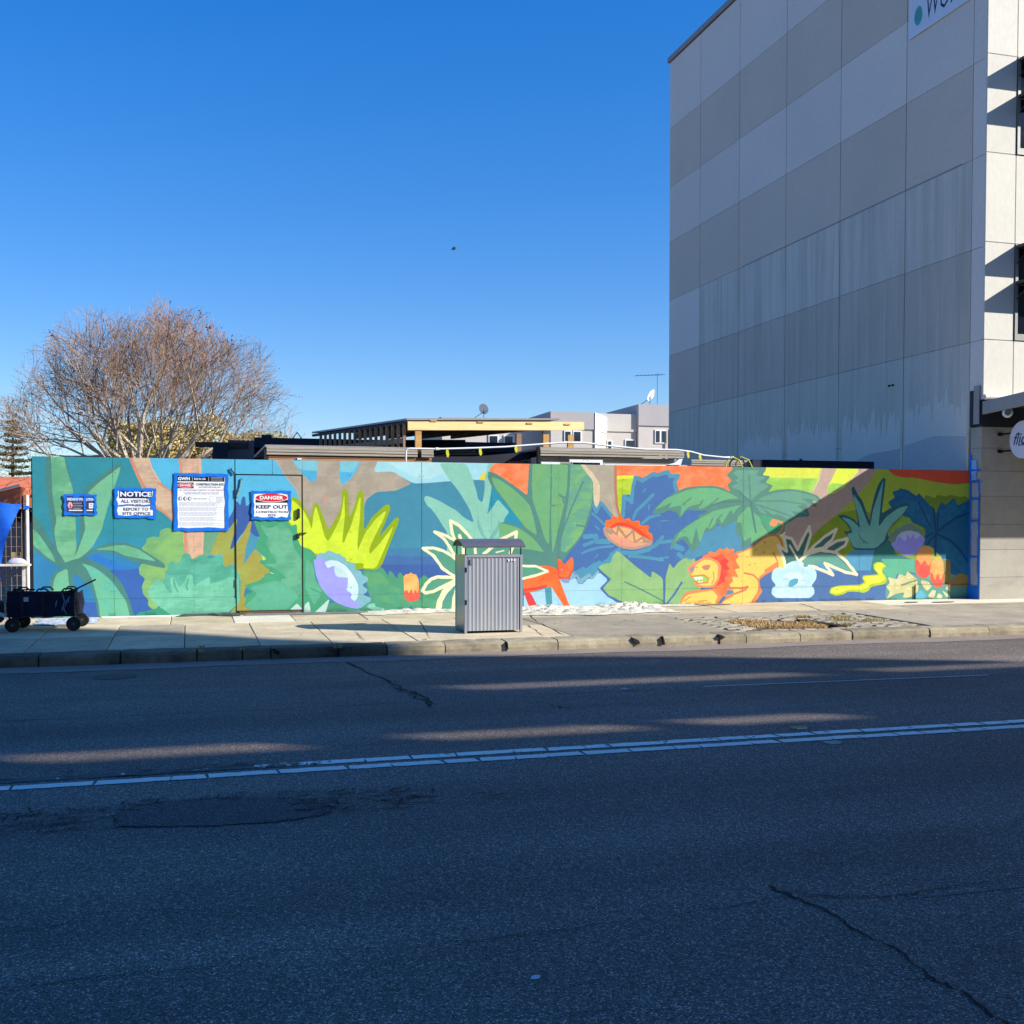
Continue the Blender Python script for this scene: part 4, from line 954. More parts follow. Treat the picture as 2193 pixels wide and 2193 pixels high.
# pollution sign
x0, x1, z0, z1 = -1.76, -1.306, 1.753, 2.064
def mp(px0, px1, py0, py1, X0, X1, Z0, Z1, bx):       # pixel box on the crop -> box on the board
    f = lambda v: X0 + (v - bx[0]) / (bx[2] - bx[0]) * (X1 - X0); h = lambda v: Z1 - (v - bx[1]) / (bx[3] - bx[1]) * (Z1 - Z0)
    return f(px0), f(px1), h(py1), h(py0)
t = signboard('small dark PREVENT POLLUTION sign framed in blue tape, leftmost on the hoarding', x0, x1, z0, z1, surf('print_plum', rgb(74, 66, 92), rgb(64, 58, 84), 5, .5, bump=0))
q = lambda a, b, c, d: mp(a, b, c, d, x0, x1, z0, z1, (390, 475, 745, 703))
rect('header', *q(422, 718, 510, 545), YB - .001, M_TAPE, t)
T(t, 'PREVENT PO', *q(425, 597, 515, 544), M_WHITE, .03); T(t, 'LUTION', *q(632, 715, 515, 544), M_WHITE, .03)
a, b, c, d = q(430, 482, 560, 630)
MB().prism(ellipse((a + b) / 2, (c + d) / 2, (b - a) / 2, (d - c) / 2), 'y', YB - .002, YB - .001).build('symbol', M_PINK, t)
MB().prism([((a + b) / 2 - .012, c + .015), ((a + b) / 2 + .02, c + .01), ((a + b) / 2 + .008, (c + d) / 2), ((a + b) / 2 + .002, d - .015)], 'y', YB - .003, YB - .0021).build('symbol', surf('print_redd', rgb(180, 50, 80), None, 4), t)
for k in range(6): rect('text_line', *q(488, 596 - (k % 3) * 12, 556 + k * 14, 562 + k * 14), YB - .002, M_LGREYP if k % 2 else M_GREYP, t)
rect('symbol', *q(662, 712, 570, 628), YB - .002, M_WHITE, t); rect('symbol', *q(672, 702, 580, 590), YB - .003, M_LGREYP, t); rect('symbol', *q(672, 702, 600, 612), YB - .003, M_LGREYP, t)
rect('text_line', *q(440, 590, 645, 656), YB - .002, M_WHITE, t); rect('text_line', *q(635, 705, 645, 656), YB - .002, M_WHITE, t)
a, b, c, d = q(602, 630, 480, 700); ragged(a, b, c, d, YB - .008, t)
# notice sign
x0, x1, z0, z1 = -1.047, -.45, 1.71, 2.163
t = signboard('white NOTICE sign telling all visitors to report to the site office, blue taped', x0, x1, z0, z1, M_WHITE, .04)
q = lambda a, b, c, d: mp(a, b, c, d, x0, x1, z0, z1, (940, 408, 1395, 735))
rect('header', *q(990, 1352, 430, 518), YB - .001, M_NAVY, t)
T(t, 'NOTICE', *q(1002, 1345, 445, 500), M_WHITE, .035)
T(t, 'ALL VISITORS', *q(1008, 1340, 532, 568), M_GREYP, .02); T(t, 'MUST', *q(1105, 1235, 580, 600), M_GREYP, .02)
T(t, 'REPORT TO', *q(1035, 1310, 620, 655), M_GREYP, .02); T(t, 'SITE OFFICE', *q(1022, 1335, 668, 700), M_GREYP, .02)
a, b, c, d = q(985, 1370, 588, 600); ragged(a, b, c, d, YB - .007, t)
a, b, c, d = q(1340, 1385, 500, 640); ragged(a, b, c, d, YB - .008, t)
a, b, c, d = q(1290, 1380, 512, 532)
MB().prism([(a, d), (b, c - .02), (b, c), (a + .04, d + .012)], 'y', YB - .009, YB - .007).build('tape_strip', M_TAPE, t)
# site information board
x0, x1, z0, z1 = -.184, .622, 1.516, 2.396
t = signboard('tall white GWH construction site information board framed in blue tape', x0, x1, z0, z1, M_WHITE, .045)
w = x1 - x0; h = z1 - z0
u = lambda a, b, c, d: (x0 + a * w, x0 + b * w, z1 - d * h, z1 - c * h)      # fractions: left,right,top,bottom
rect('header', *u(.06, .93, .045, .135), YB - .001, M_BLACK, t)
T(t, 'GWH', *u(.07, .29, .06, .118), M_WHITE, .04); rect('divider', *u(.335, .34, .055, .125), YB - .002, M_WHITE, t); rect('divider', *u(.635, .64, .055, .125), YB - .002, M_WHITE, t)
T(t, 'Built for Life', *u(.37, .58, .07, .108), M_WHITE, .02)
for k in range(3): rect('text_line', *u(.68, .9, .058 + k * .024, .066 + k * .024), YB - .002, M_LGREYP, t)
rect('danger_panel', *u(.06, .36, .155, .255), YB - .001, M_BLACK, t)
def oval(t, box_, s_, tb):
    a, b, c, d = box_
    MB().prism(ellipse((a + b) / 2, (c + d) / 2, (b - a) / 2, (d - c) / 2, 36), 'y', YB - .002, YB - .001).build('danger_oval', M_WHITE, t)
    MB().prism(ellipse((a + b) / 2, (c + d) / 2, (b - a) / 2 * .95, (d - c) / 2 * .88, 36), 'y', YB - .003, YB - .0021).build('danger_oval', M_RED, t)
    k = .5 * tb; cx = (a + b) / 2; cz = (c + d) / 2; hw = (b - a) * .5 * .7; hh = (d - c) * .5 * .42
    T(t, s_, cx - hw, cx + hw, cz - hh, cz + hh, M_WHITE, .035, YB - .0052)
oval(t, u(.065, .355, .16, .25), 'DANGER', 1)
T(t, 'CONSTRUCTION SITE', *u(.4, .92, .165, .205), M_GREYP, .03); T(t, 'AUTHORISED PERSONNEL ONLY', *u(.45, .87, .222, .242), M_GREYP, .02)
T(t, 'ALL VISITORS MUST REPORT TO SITE OFFICE', *u(.09, .9, .28, .3), surf('print_dull_red', rgb(200, 120, 120), None, 3), .01)
T(t, 'ALL PERSONNEL MUST BE SITE INDUCTED', *u(.17, .84, .32, .336), M_LGREYP, .01); T(t, 'BEFORE STARTING WORK ON THIS SITE', *u(.2, .82, .345, .36), M_GREYP, .01)
for k, cx in enumerate((.11, .2, .285)):
    a, b, c, d = u(cx - .035, cx + .035, .405, .47)
    MB().prism(ellipse((a + b) / 2, (c + d) / 2, (b - a) / 2, (d - c) / 2), 'y', YB - .002, YB - .001).build('symbol', M_GREYP, t)
    MB().prism(ellipse((a + b) / 2 + .006, (c + d) / 2, (b - a) / 4, (d - c) / 3), 'y', YB - .003, YB - .0021).build('symbol', M_WHITE, t)
T(t, 'MUST BE WORN', *u(.36, .6, .43, .448), M_GREYP, .02)
a, b, c, d = u(.645, .725, .4, .48)
MB().prism(ellipse((a + b) / 2, (c + d) / 2, (b - a) / 2, (d - c) / 2), 'y', YB - .002, YB - .001).build('symbol', M_LGREYP, t)
MB().prism(ellipse((a + b) / 2, (c + d) / 2, (b - a) / 2 * .88, (d - c) / 2 * .88), 'y', YB - .003, YB - .0021).build('symbol', M_WHITE, t)
for k in range(4): rect('text_line', *u(.77, .92 - (k % 2) * .03, .41 + k * .022, .417 + k * .022), YB - .002, M_LGREYP, t)
rect('divider', *u(.07, .93, .388, .391), YB - .002, M_LGREYP, t); rect('divider', *u(.07, .93, .265, .268), YB - .002, M_LGREYP, t)
lm = MB()
for k in range(30):
    zf = .5 + k * .0145
    if k % 6 == 5: continue
    x = .09
    while x < .9 - (k * 37 % 11) * .02:
        ww = random.uniform(.02, .07); a, b, c, d = u(x, x + ww, zf, zf + .0045); lm.box(a, b, YB - .002, YB - .001, c, d); x += ww + .012
lm.build('small_print', M_LGREYP, t, kind='stuff')
# danger sign on the door
x0, x1, z0, z1 = .976, 1.583, 1.692, 2.136
t = signboard('white DANGER KEEP OUT construction site sign taped to the hoarding door', x0, x1, z0, z1, M_WHITE, .04)
t.location.y -= .006
q = lambda a, b, c, d: mp(a, b, c, d, x0, x1, z0, z1, (706, 440, 1137, 750))
rect('danger_panel', *q(748, 1100, 535, 566), YB - .001, M_BLACK, t)
oval(t, q(740, 1106, 462, 560), 'DANGER', 1)
T(t, 'KEEP OUT', *q(755, 1098, 592, 632), M_BLACK, .02); T(t, 'CONSTRUCTION', *q(752, 1102, 655, 680), M_GREYP, .015); T(t, 'SITE', *q(882, 970, 692, 714), M_GREYP, .02)
# ------------------------------------------------------------------ unseen building behind the camera, roofline and slots shaped to shade the road
M_RENDER = surf('rendered_wall', rgb(150, 146, 140), rgb(138, 134, 130), 2, .85)
opp = thing('shade_building', 'plain unseen building across the street, its roofline and slots shaped to shade the road', 'building', (20, -4, .13))
def opp_box(n, x0, x1, z0, z1, d=.2): box(n, x0, x1, -4 - d, -4, z0, z1, M_RENDER, opp)
S1 = 15.42; S2 = 12.9
box('wall', 4, 60, -14, -4, .13, S2 - .22, M_RENDER, opp)
opp_box('parapet', 4, 20.2, S2 - .22, 19); opp_box('parapet', 26.9, 60, S2 - .22, S1 - .2)
for x in (22.3, 22.75, 25.0): opp_box('post', x, x + .25, S2 - .22, S2 + .2)  # slots between these thin screens let sunlit streaks onto the road
opp_box('parapet', 20.2, 26.9, S2 + .2, S1 - .2)
opp_box('parapet', 20.2, 28.1, S1 - .2, 19)
for x in (32.2,): opp_box('post', x, x + .6, S1 - .2, S1 + .2)
opp_box('parapet', 35.6, 60, S1 - .2, S1 - .19)
up = [(28.1, S1 + .2), (35.4, S1 + .2), (34.9, 16.6), (34.5, 17.2), (33.3, 18.2), (33.4, 19.5), (34.2, 20.9), (34.3, 22.5), (28.1, 22.5)]
MB().prism(up, 'y', -4.2, -4).build('parapet', M_RENDER, opp)  # thin screen cut to give the road shadow its edge
box('parapet', 4, 28.1, -4.2, -4, 19, 22.5, M_RENDER, opp)
# ------------------------------------------------------------------ tall building on the right
def m_panel(name, c1, c2, stain=0.0, low=0.0):
    s = NT(name)
    n = s.noise(.5, 5, .6); base = s.ramp(n, 0, [(.3, c1), (.7, c2)])
    f = s.noise(18, 5, .65, (1, 1, .5)); fr = s.ramp(f, 0, [(.3, .93), (.7, 1.04)])
    x = s.mix(None, base, fr, 'MULTIPLY', 1.0)
    if stain:
        d = s.noise(1.0, 4, .65, (1, 5.5, .22), .3); dr = s.ramp(d, 0, [(.42, 0.0), (.62, stain)])
        x = s.mix((dr, 0), x, rgb(172, 168, 152)); 
        d2 = s.noise(1.0, 5, .7, (1, 9, .16), .2, (3, 7, 1)); d2r = s.ramp(d2, 0, [(.52, 0.0), (.66, stain * .8)])
        x = s.mix((d2r, 0), x, rgb(232, 230, 226))
    x = s.vary(x, .035)
    s.col(x); s.b.inputs['Roughness'].default_value = .7; s.b.inputs['Specular IOR Level'].default_value = .25
    return s.m
P_L = m_panel('panel_lilac_grey', rgb(240, 226, 214), rgb(234, 220, 210))
P_T = m_panel('panel_taupe', rgb(226, 208, 190), rgb(218, 200, 184))
P_L2 = m_panel('panel_pale_stained', rgb(230, 218, 204), rgb(218, 207, 194), .4)
P_T2 = m_panel('panel_taupe_stained', rgb(212, 196, 180), rgb(200, 186, 172), .42)
P_B = m_panel('panel_lower', rgb(220, 210, 196), rgb(208, 199, 186), .3)
M_FACADE = m_panel('facade_white', rgb(226, 222, 208), rgb(218, 214, 200))
M_CAP = surf('roof_flashing', rgb(166, 160, 156), rgb(154, 148, 146), 3, .5, .1)
M_GAP = surf('joint_shadow', rgb(40, 42, 48), None, 4, .9)
BX = 14.30; FY = 17.57
bld = thing('office_building', 'tall grey panelled office building with taupe bands filling the right of the picture', 'building', (BX, FY, .2))
box('core', BX + .075, 29.5, FY + .075, 31.6, .1, 15.5, M_GAP, bld)
CY = [31.68, 29.56, 27.19, 24.75, 22.36, 19.96, 17.92]
RZ = [.1, 1.65, 3.35, 5.07, 6.8, 8.5, 10.27, 11.95, 13.72, 15.72]
RM = [P_B, P_B, P_B, P_T2, P_L2, P_T, P_L, P_T, P_L]
for i in range(6):
    for j in range(9):
        mt = RM[j]
        if i == 0 and j in (3, 4): mt = P_T if j == 3 else P_L
        gv = .012; gh = .0015 if j in (1, 3, 5, 7) else .005
        box('wall_panel', BX, BX + .07, CY[i + 1] + gv, CY[i] - gv, RZ[j] + gh, RZ[j + 1] - gh, mt, bld, .003)
for j in range(9): box('corner_panel', BX, BX + .07, FY + .002, CY[6] - .004, max(RZ[j], 3.45 if j == 2 else 0) + .004, RZ[j + 1] - .004, P_L, bld, .003) if j >= 2 else None
# painted-out patches low on the wall, uneven upper edge
def jag(y0, y1, zb, zt, amp, n):
    pts = [(y0, zb)]
    for i in range(n + 1):
        y = y0 + (y1 - y0) * i / n
        pts.append((y, zt + random.uniform(-amp, amp) * (1 if random.random() < .75 else 2.4)))
    return pts + [(y1, zb)]
M_WHT = m_panel('overpaint_pale', rgb(234, 226, 214), rgb(222, 215, 204)); M_MTN = m_panel('overpaint_blue', rgb(198, 194, 192), rgb(190, 188, 188))
for y0, y1, zt, amp in ((18.0, 19.9, 4.0, .14), (20.05, 22.2, 3.9, .18), (22.45, 24.6, 3.9, .2), (24.85, 27.1, 3.85, .15)):
    MB().prism(jag(y0, y1, 2.0, zt, amp, 46), 'x', BX - .003, BX - .001).build('overpaint', M_WHT, bld)
for y0, y1, za, zb_ in ((18.0, 19.9, 3.3, 3.25), (20.05, 22.2, 3.2, 2.9)):
    MB().prism([(y0, 2.0), (y0, za), ((y0 + y1) / 2, (za + zb_) / 2 + .1), (y1, zb_), (y1, 2.0)], 'x', BX - .006, BX - .004).build('overpaint', M_MTN, bld)
box('drip_ledge', BX - .006, BX, 18.2, 27.0, 8.485, 8.52, M_CAP, bld, .003)
box('roof_flashing', BX - .05, BX + .3, FY - .05, 31.78, 15.74, 15.9, M_CAP, bld, .01)
box('roof_deck', BX + .3, 29.5, FY + .1, 31.7, 15.6, 15.7, M_CAP, bld)
for y in (20.3, 20.42): MB().cyl((BX - .04, y, 4.55), (BX, y, 4.55), .022, 10).build('vent_pipe', M_BLK, bld)
# street facade: pale panels in columns
FX = [14.30, 14.965, 17.4, 19.9, 22.4, 24.9, 27.4, 29.5]; FZ = [3.95, 5.07, 6.88, 8.53, 10.34, 12.1, 13.9, 15.72]
for i in range(7):
    for j in range(7):
        if i >= 1 and j in (1, 3, 5): continue
        box('facade_panel', FX[i] + (.003 if i == 0 else .008), FX[i + 1] - .008, FY - .03, FY + .04, FZ[j] + .006, FZ[j + 1] - .006, M_FACADE, bld, .003)
M_GLASS = surf('window_glass', rgb(28, 34, 48), rgb(20, 26, 38), 1, .08, bump=0, spec=.8)
M_FRAME = surf('window_frame', rgb(150, 150, 146), rgb(138, 138, 134), 4, .5, .3)
for j in (1, 3, 5):
    for i in range(1, 7):
        a, b, z0, z1 = FX[i] + .01, FX[i + 1] - .01, FZ[j] + .01, FZ[j + 1] - .01
        m = MB(); w = .06
        m.box(a, b, FY - .05, FY + .04, z0, z0 + .12).box(a, b, FY - .05, FY + .04, z1 - w, z1).box(a, a + w, FY - .05, FY + .04, z0 + .12, z1 - w).box(b - w, b, FY - .05, FY + .04, z0 + .12, z1 - w)
        f = m.build('window_frame', M_FRAME, bld)
        box('pane', a + w, b - w, FY + .0, FY + .02, z0 + .12, z1 - w, M_GLASS, f)
        for zz in (z1 - .05, z1 - .72):
            h = box('sun_hood', a, b, FY - .56, FY - .052, zz - .03, zz + .03, M_DKM, bld, .005)
            MB().tube([(a + .03, FY - .05, zz - .3), (a + .03, FY - .5, zz - .03)], .012, 6).build('strut', M_DKM, h)
# ground floor: block wall, dark band, corner return
M_BLOCK = m_conc('block_render', rgb(182, 177, 164), rgb(164, 160, 148), .35, .05)
bz = [.15, .62, 1.14, 1.62, 2.15, 2.62, 3.05, 3.45]
for k in range(7):
    for i, (a, b) in enumerate(((BX, 15.9), (15.9, 18.4), (18.4, 21))):
        box('wall_block', a + .002, b - .002, FY - .0, FY + .3 - .002 * (i == 0), bz[k] + .002, bz[k + 1] - .002, M_BLOCK, bld, .003)
M_BAND = surf('fascia_band', rgb(44, 48, 58), rgb(38, 42, 52), 2, .6)
box('fascia_band', BX - .012, 21, FY - .025, FY + .29, 3.452, 3.95, M_BAND, bld)
box('edge_trim', BX - .03, BX - .013, FY + .18, FY + .3, 3.46, 4.14, M_BAND, bld); box('edge_trim', BX - .05, BX - .031, FY + .02, FY + .17, 3.5, 4.22, M_CAP, bld)
# awning
aw = thing('awning', 'dark steel street awning sloping out over the footpath at the building corner', 'awning', (BX, FY, 3.9))
m = MB()
def zy(y): return 3.91 + (FY - y) * .055
AD = 2.33
m.add([(BX - .02, y, zy(y) - d) for y in (FY - .04, FY - AD) for d in (0, .24)] + [(BX + .03, y, zy(y) - d) for y in (FY - .04, FY - AD) for d in (0, .24)],
      [(0, 2, 3, 1), (4, 5, 7, 6), (0, 4, 6, 2), (1, 3, 7, 5), (0, 1, 5, 4), (2, 6, 7, 3)]); m.build('side_fascia', M_CAP, aw)
m = MB(); m.add([(x, y, zy(y) - d) for x in (BX + .031, 27) for y in (FY - .04, FY - AD + .06) for d in (.03, .1)],
      [(0, 1, 3, 2), (4, 6, 7, 5), (0, 4, 5, 1), (2, 3, 7, 6), (0, 2, 6, 4), (1, 5, 7, 3)]); m.build('roof_sheet', surf('awning_soffit', rgb(40, 44, 44), rgb(34, 38, 38), 3, .7), aw)
box('front_fascia', BX + .031, 27, FY - AD, FY - AD + .05, zy(FY - AD) - .24, zy(FY - AD), M_CAP, aw)
MB().cyl((BX - .03, FY - .1, 3.99), (27, FY - .1, 3.99), .05, 12).build('gutter_pipe', M_FACADE, aw)
box('post', BX + .0, BX + .08, FY - .1, FY - .045, 3.7, 3.95, M_BAND, aw)
cc = thing('security_camera', 'white dome security camera hanging under the awning corner', 'camera', (14.45, 17.05, 3.74))
MB().cyl((14.45, 17.05, 3.8), (14.45, 17.05, 3.74), .05, 16).build('mount', M_WHITE, cc)
m = MB()
def sphere(m, c, r, n=14, k=9, sq=(1, 1, 1)):
    vs = []; fs = []
    for i in range(k + 1):
        a = math.pi * i / k
        for j in range(n):
            b = 2 * math.pi * j / n; vs.append((c[0] + r * sq[0] * math.sin(a) * math.cos(b), c[1] + r * sq[1] * math.sin(a) * math.sin(b), c[2] + r * sq[2] * math.cos(a)))
    for i in range(k):
        for j in range(n): fs.append((i * n + j, i * n + (j + 1) % n, (i + 1) * n + (j + 1) % n, (i + 1) * n + j))
    return m.add(vs, fs)
sphere(m, (14.42, 17.03, 3.66), .095).build('body', M_WHITE, cc, smooth=True)
MB().cyl((14.36, 16.96, 3.65), (14.34, 16.93, 3.65), .055, 16).build('lens', M_GLASS, cc)
# round projecting sign
rs = thing('round_sign', 'round white projecting shop sign lettered flick on two black brackets', 'sign', (14.7, 17.5, 3.17))
cy, cz = 16.93, 3.17
MB().prism(ellipse(cy, cz, .345, .345, 48), 'x', 14.68, 14.74).build('disc', surf('sign_lilac_white', rgb(226, 226, 240), rgb(220, 220, 236), 3, .5, bump=0), rs)
tm = text('lettering', 'flick', M_NAVY, rs, (14.676, cy + .01, cz + .02), .46, .22, SIDE, .008, .35)
MB().prism([(cy + .12, cz - .11), (cy - .14, cz - .10), (cy - .14, cz - .085), (cy + .12, cz - .095)], 'x', 14.675, 14.679).build('underline', M_NAVY, rs)
for z in (3.31, 2.99):
    box('bracket', 14.69, 14.73, cy + .3, FY - .005, z - .015, z + .015, M_BLK, rs); box('bracket', 14.66, 14.76, FY - .03, FY - .004, z - .03, z + .03, M_BLK, rs)
# sign high on the side wall
ws = thing('wall_sign', 'white sign with green emblem and dark lettering high on the side wall', 'sign', (BX - .03, 18.9, 11.5))
box('board', BX - .035, BX - .002, 17.95, 19.86, 11.52, 14.2, surf('sign_pale', rgb(236, 240, 248), rgb(228, 234, 246), 3, .4, bump=0), ws, .004)
EM = surf('print_teal', rgb(96, 190, 180), rgb(80, 172, 166), 14, .5, bump=0)
MB().prism(ellipse(19.55, 11.88, .125, .19, 30), 'x', BX - .038, BX - .036).build('emblem', EM, ws)
ed = surf('print_teal_dark', rgb(60, 150, 148), None, 14, .5, bump=0)
for k in range(5):
    m = MB(); y = 19.47 + k * .04
    m.prism([(y, 11.76 + abs(k - 2) * .02), (y + .006, 11.76 + abs(k - 2) * .02), (y + .03, 12.0 - abs(k - 2) * .02), (y + .022, 12.0 - abs(k - 2) * .02)], 'x', BX - .0395, BX - .0385); m.build('emblem_line', ed, ws)
text('lettering', 'WORK', M_NAVY, ws, (BX - .0372, 18.68, 11.95), 1.22, .52, SIDE, -.004, .16)
# blue tape and plastic masking on the corner return
mk = thing('masking_sheet', 'crinkled plastic sheet held by blue masking tape on the corner beside the hoarding', 'plastic sheet', (BX - .01, 17.7, .2))
def side_strip(y0, y1, z0, z1, x=BX - .016, mat=M_TAPE, nm='tape_strip', j=.004):
    n = 10; m = MB(); vs = []
    vert = (z1 - z0) > (y1 - y0)
    for i in range(n):
        t = i / (n - 1)
        if vert: z = z0 + (z1 - z0) * t; a = (x - random.uniform(0, .004), y0 + random.gauss(0, j), z); b = (x - random.uniform(0, .004), y1 + random.gauss(0, j), z)
        else: y = y0 + (y1 - y0) * t; a = (x - random.uniform(0, .004), y, z0 + random.gauss(0, j)); b = (x - random.uniform(0, .004), y, z1 + random.gauss(0, j))
        vs += [a, b]
    k = len(vs); vs += [(a + .002, b, c) for a, b, c in vs]
    fs = [(2 * i, 2 * i + 2, 2 * i + 3, 2 * i + 1) for i in range(n - 1)] + [(k + 2 * i + 1, k + 2 * i + 3, k + 2 * i + 2, k + 2 * i) for i in range(n - 1)] + [(2 * i, 2 * i + k, 2 * i + 2 + k, 2 * i + 2) for i in range(n - 1)] + [(2 * i + 3, 2 * i + 3 + k, 2 * i + 1 + k, 2 * i + 1) for i in range(n - 1)]
    return m.add(vs, fs).build(nm, mat, mk)
side_strip(17.82, 17.865, .22, 2.95); side_strip(FY + .004, FY + .04, .22, 2.43)
for z in (2.638, 2.43, 2.1, 1.684, 1.007): side_strip(FY - .0, 17.86, z - .018, z + .018, BX - .022)
side_strip(FY + .04, 17.86, .22, .46, BX - .022)
M_PLAST = surf('masking_plastic', rgb(176, 186, 204), rgb(150, 162, 184), 14, .35, bump=.8, bscale=16, fine=.2, stretch=(1, 3, .6))
side_strip(FY + .05, 17.80, .46, 1.68, BX - .012, M_PLAST, 'sheet', .02); side_strip(FY + .05, 17.78, 1.75, 2.4, BX - .012, M_PLAST, 'sheet', .02); side_strip(17.68, 17.82, 2.44, 2.83, BX - .014, surf('blue_film', rgb(120, 180, 240), rgb(150, 200, 246), 8, .3), 'sheet', .008)
MB().box(BX - .02, BX + .03, FY - .012, FY - .001, 2.2, 2.45).build('sheet', M_PLAST, mk)

# ------------------------------------------------------------------ site behind the hoarding
M_SITE = surf('site_dirt', rgb(130, 112, 88), rgb(104, 90, 72), 1, .95)
MB().add([(-12, 18.05, .17), (14.2, 18.05, .17), (14.2, 60, .17), (-12, 60, .17)], [(0, 1, 2, 3)]).build('site_ground', M_SITE, kind='structure')
M_CLAD = surf('weathered_fascia', rgb(196, 186, 168), rgb(164, 154, 138), 2, .7, bump=.3, bscale=26, stretch=(.3, 1, 6), fine=.3)
M_SOFF = surf('tan_soffit', rgb(190, 142, 102), rgb(168, 124, 88), 2, .8)
M_DARKB = surf('dark_sheet', rgb(34, 44, 62), rgb(28, 36, 54), 3, .6, bump=.1)
M_CREAM = surf('cream_wall', rgb(206, 200, 186), rgb(190, 184, 170), 2, .8)
def slats(name, x0, x1, y, z0, z1, n, mat, parent, d=.03):
    h = (z1 - z0) / n
    for i in range(n): box(name, x0, x1, y - d * (1 if i % 2 else .55), y, z0 + i * h + .004, z0 + (i + 1) * h - .002, mat, parent, .004)
s1 = thing('site_shed', 'low shed with weathered boarded fascia behind the left half of the hoarding', 'shed', (2.857, 20.952, .17))  # sheds, site office, low roof and pine frame: coordinates scaled about the camera
slats('fascia_board', 1.352, 4.048, 20, 2.838, 2.986, 3, M_CLAD, s1); slats('fascia_board', 4.114, 4.343, 19.981, 2.838, 2.976, 3, M_CLAD, s1)
box('soffit', 1.39, 4.324, 20.019, 21.905, 2.8, 2.833, M_SOFF, s1); box('wall', 1.429, 4.286, 20.238, 23.238, 0.17, 2.798, M_SOFF, s1)
box('roof', 1.333, 4.343, 20.01, 23.333, 2.981, 3.019, M_CAP, s1); box('post', 1.314, 1.352, 19.981, 20.019, 0.2, 2.933, M_DARKB, s1)
box('eave_lining', 1.39, 4.32, 20.03, 20.2, 2.55, 2.834, M_SOFF, s1); box('light_fitting', 1.886, 1.962, 20.0, 20.028, 2.762, 2.79, M_WHITE, s1)
s2 = thing('dark_roof_parapet', 'long dark parapet roof behind the boarded shed and under the bare tree', 'building', (2, 27, .17))
box('parapet', 1.55, 8.0, 27, 27.2, 3.44, 3.68, M_DARKB, s2); box('wall', 1.2, 8.0, 27.21, 33, .17, 3.5, M_DARKB, s2); box('end_wall', .95, 1.54, 26.95, 27.3, .17, 3.6, surf('grey_wall', rgb(110, 108, 112), rgb(96, 94, 98), 2, .8), s2)
box('beam', .2, 1.4, 26.9, 27.0, 3.42, 3.54, surf('brown_beam', rgb(86, 66, 56), None, 4), s2)
box('chimney_pot', 1.75, 1.98, 27.4, 27.6, 3.68, 3.78, M_DARKB, s2)
MB().tube([(2.45, 27.1, 3.68), (2.56, 27.1, 3.83), (2.66, 27.1, 3.68)], .014, 6).build('bracket', M_DARKB, s2)
m = MB(); m.prism([(.6, 3.5), (.95, 3.5), (.75, .2), (.35, .2)], 'y', 26.6, 26.7); m.build('brace', M_DARKB, s2)
# unfinished timber roof frame
tf = thing('pine_structure', 'unfinished pine roof frame with knotty beam and posts above the hoarding', 'timber roof frame', (4.06, 21, .17))
def m_knot():
    s = NT('knotty_pine'); n = s.noise(2.2, 6, .65, (.5, 1, 7), 1.4); r = s.ramp(n, 0, [(.3, rgb(255, 226, 164)), (.55, rgb(248, 212, 144)), (.75, rgb(226, 180, 116))])
    v = s.n('TexVoronoi'); v.inputs['Scale'].default_value = 1.6; s.l(s.co((1, 1, 1.6)), 0, v, 'Vector'); kr = s.ramp(v, 'Distance', [(.0, 1.0), (.06, .55), (.1, 0.0)])
    x = s.mix((kr, 0), r, rgb(140, 88, 48)); s.col(x); s.b.inputs['Roughness'].default_value = .7; return s.m
M_KNOT = m_knot()
P0 = Vector((4.064, 21, 3.588)); PE = Vector((7.634, 21, 3.672)); PS = Vector((2.758, 24.302, 3.588))
def bar(name, a, b, w, h, mat, parent, topz=None):
    a = Vector(a); b = Vector(b); d = (b - a); L = d.length; d.normalize()
    up = Vector((0, 0, 1)) if abs(d.z) < .9 else Vector((0, 1, 0)); sd = d.cross(up).normalized(); up = sd.cross(d)
    m = MB(); vs = [a + d * (L * i) + sd * (w / 2 * j) + up * (h / 2 * k) for i in (0, 1) for j in (-1, 1) for k in (-1, 1)]
    m.add(vs, [(0, 1, 3, 2), (4, 6, 7, 5), (0, 4, 5, 1), (2, 3, 7, 6), (0, 2, 6, 4), (1, 5, 7, 3)])
    return m.build(name, mat, parent)
bd = (PE - P0).normalized(); sd_ = (PS - P0).normalized()
bar('beam', P0 + Vector((0, 0, -.09)), PE + Vector((0, 0, -.09)), .05, .165, M_KNOT, tf)
M_DPINE = surf('aged_timber', rgb(172, 138, 108), rgb(146, 116, 90), 4, .8, stretch=(1, 1, .2), fine=.2)
for t in (.06, .62, .78, .925):      # posts of the front
    p = P0 + (PE - P0) * t
    box('post', p.x - (.07 if t < .1 or t > .7 else .05), p.x + (.05 if t < .1 or t > .7 else .05), p.y - .03, p.y + .05, 3.02, 3.40, M_PINE if t < .1 or t > .7 else M_DPINE, tf)
for t in (.7, .93):
    p = P0 + (PE - P0) * t; box('block', p.x - .11, p.x + .11, p.y - .06, p.y + .06, 3.02, 3.07, M_PINE, tf)
for t in (.14, .4, .68, .9):
    p = P0 + (PE - P0) * t; box('packer', p.x - .06, p.x + .06, p.y - .04, p.y + .04, 3.59, 3.62, M_PINE, tf)
nst = 17
for i in range(nst):
    t = (i + .6) / nst; p = P0 + (PS - P0) * t
    m = MB().box(p.x - .025, p.x + .025, p.y - .045, p.y + .045, 2.95, 3.56); m.build('stud', M_DPINE, tf)
bar('rail', P0 + Vector((0, 0, -.03)), PS + Vector((-.1, .25, -.03)), .05, .05, M_DARKB, tf)
bar('rail', P0 + sd_ * .1 + Vector((0, 0, -.36)), PS + Vector((0, 0, -.36)), .05, .1, M_DPINE, tf)
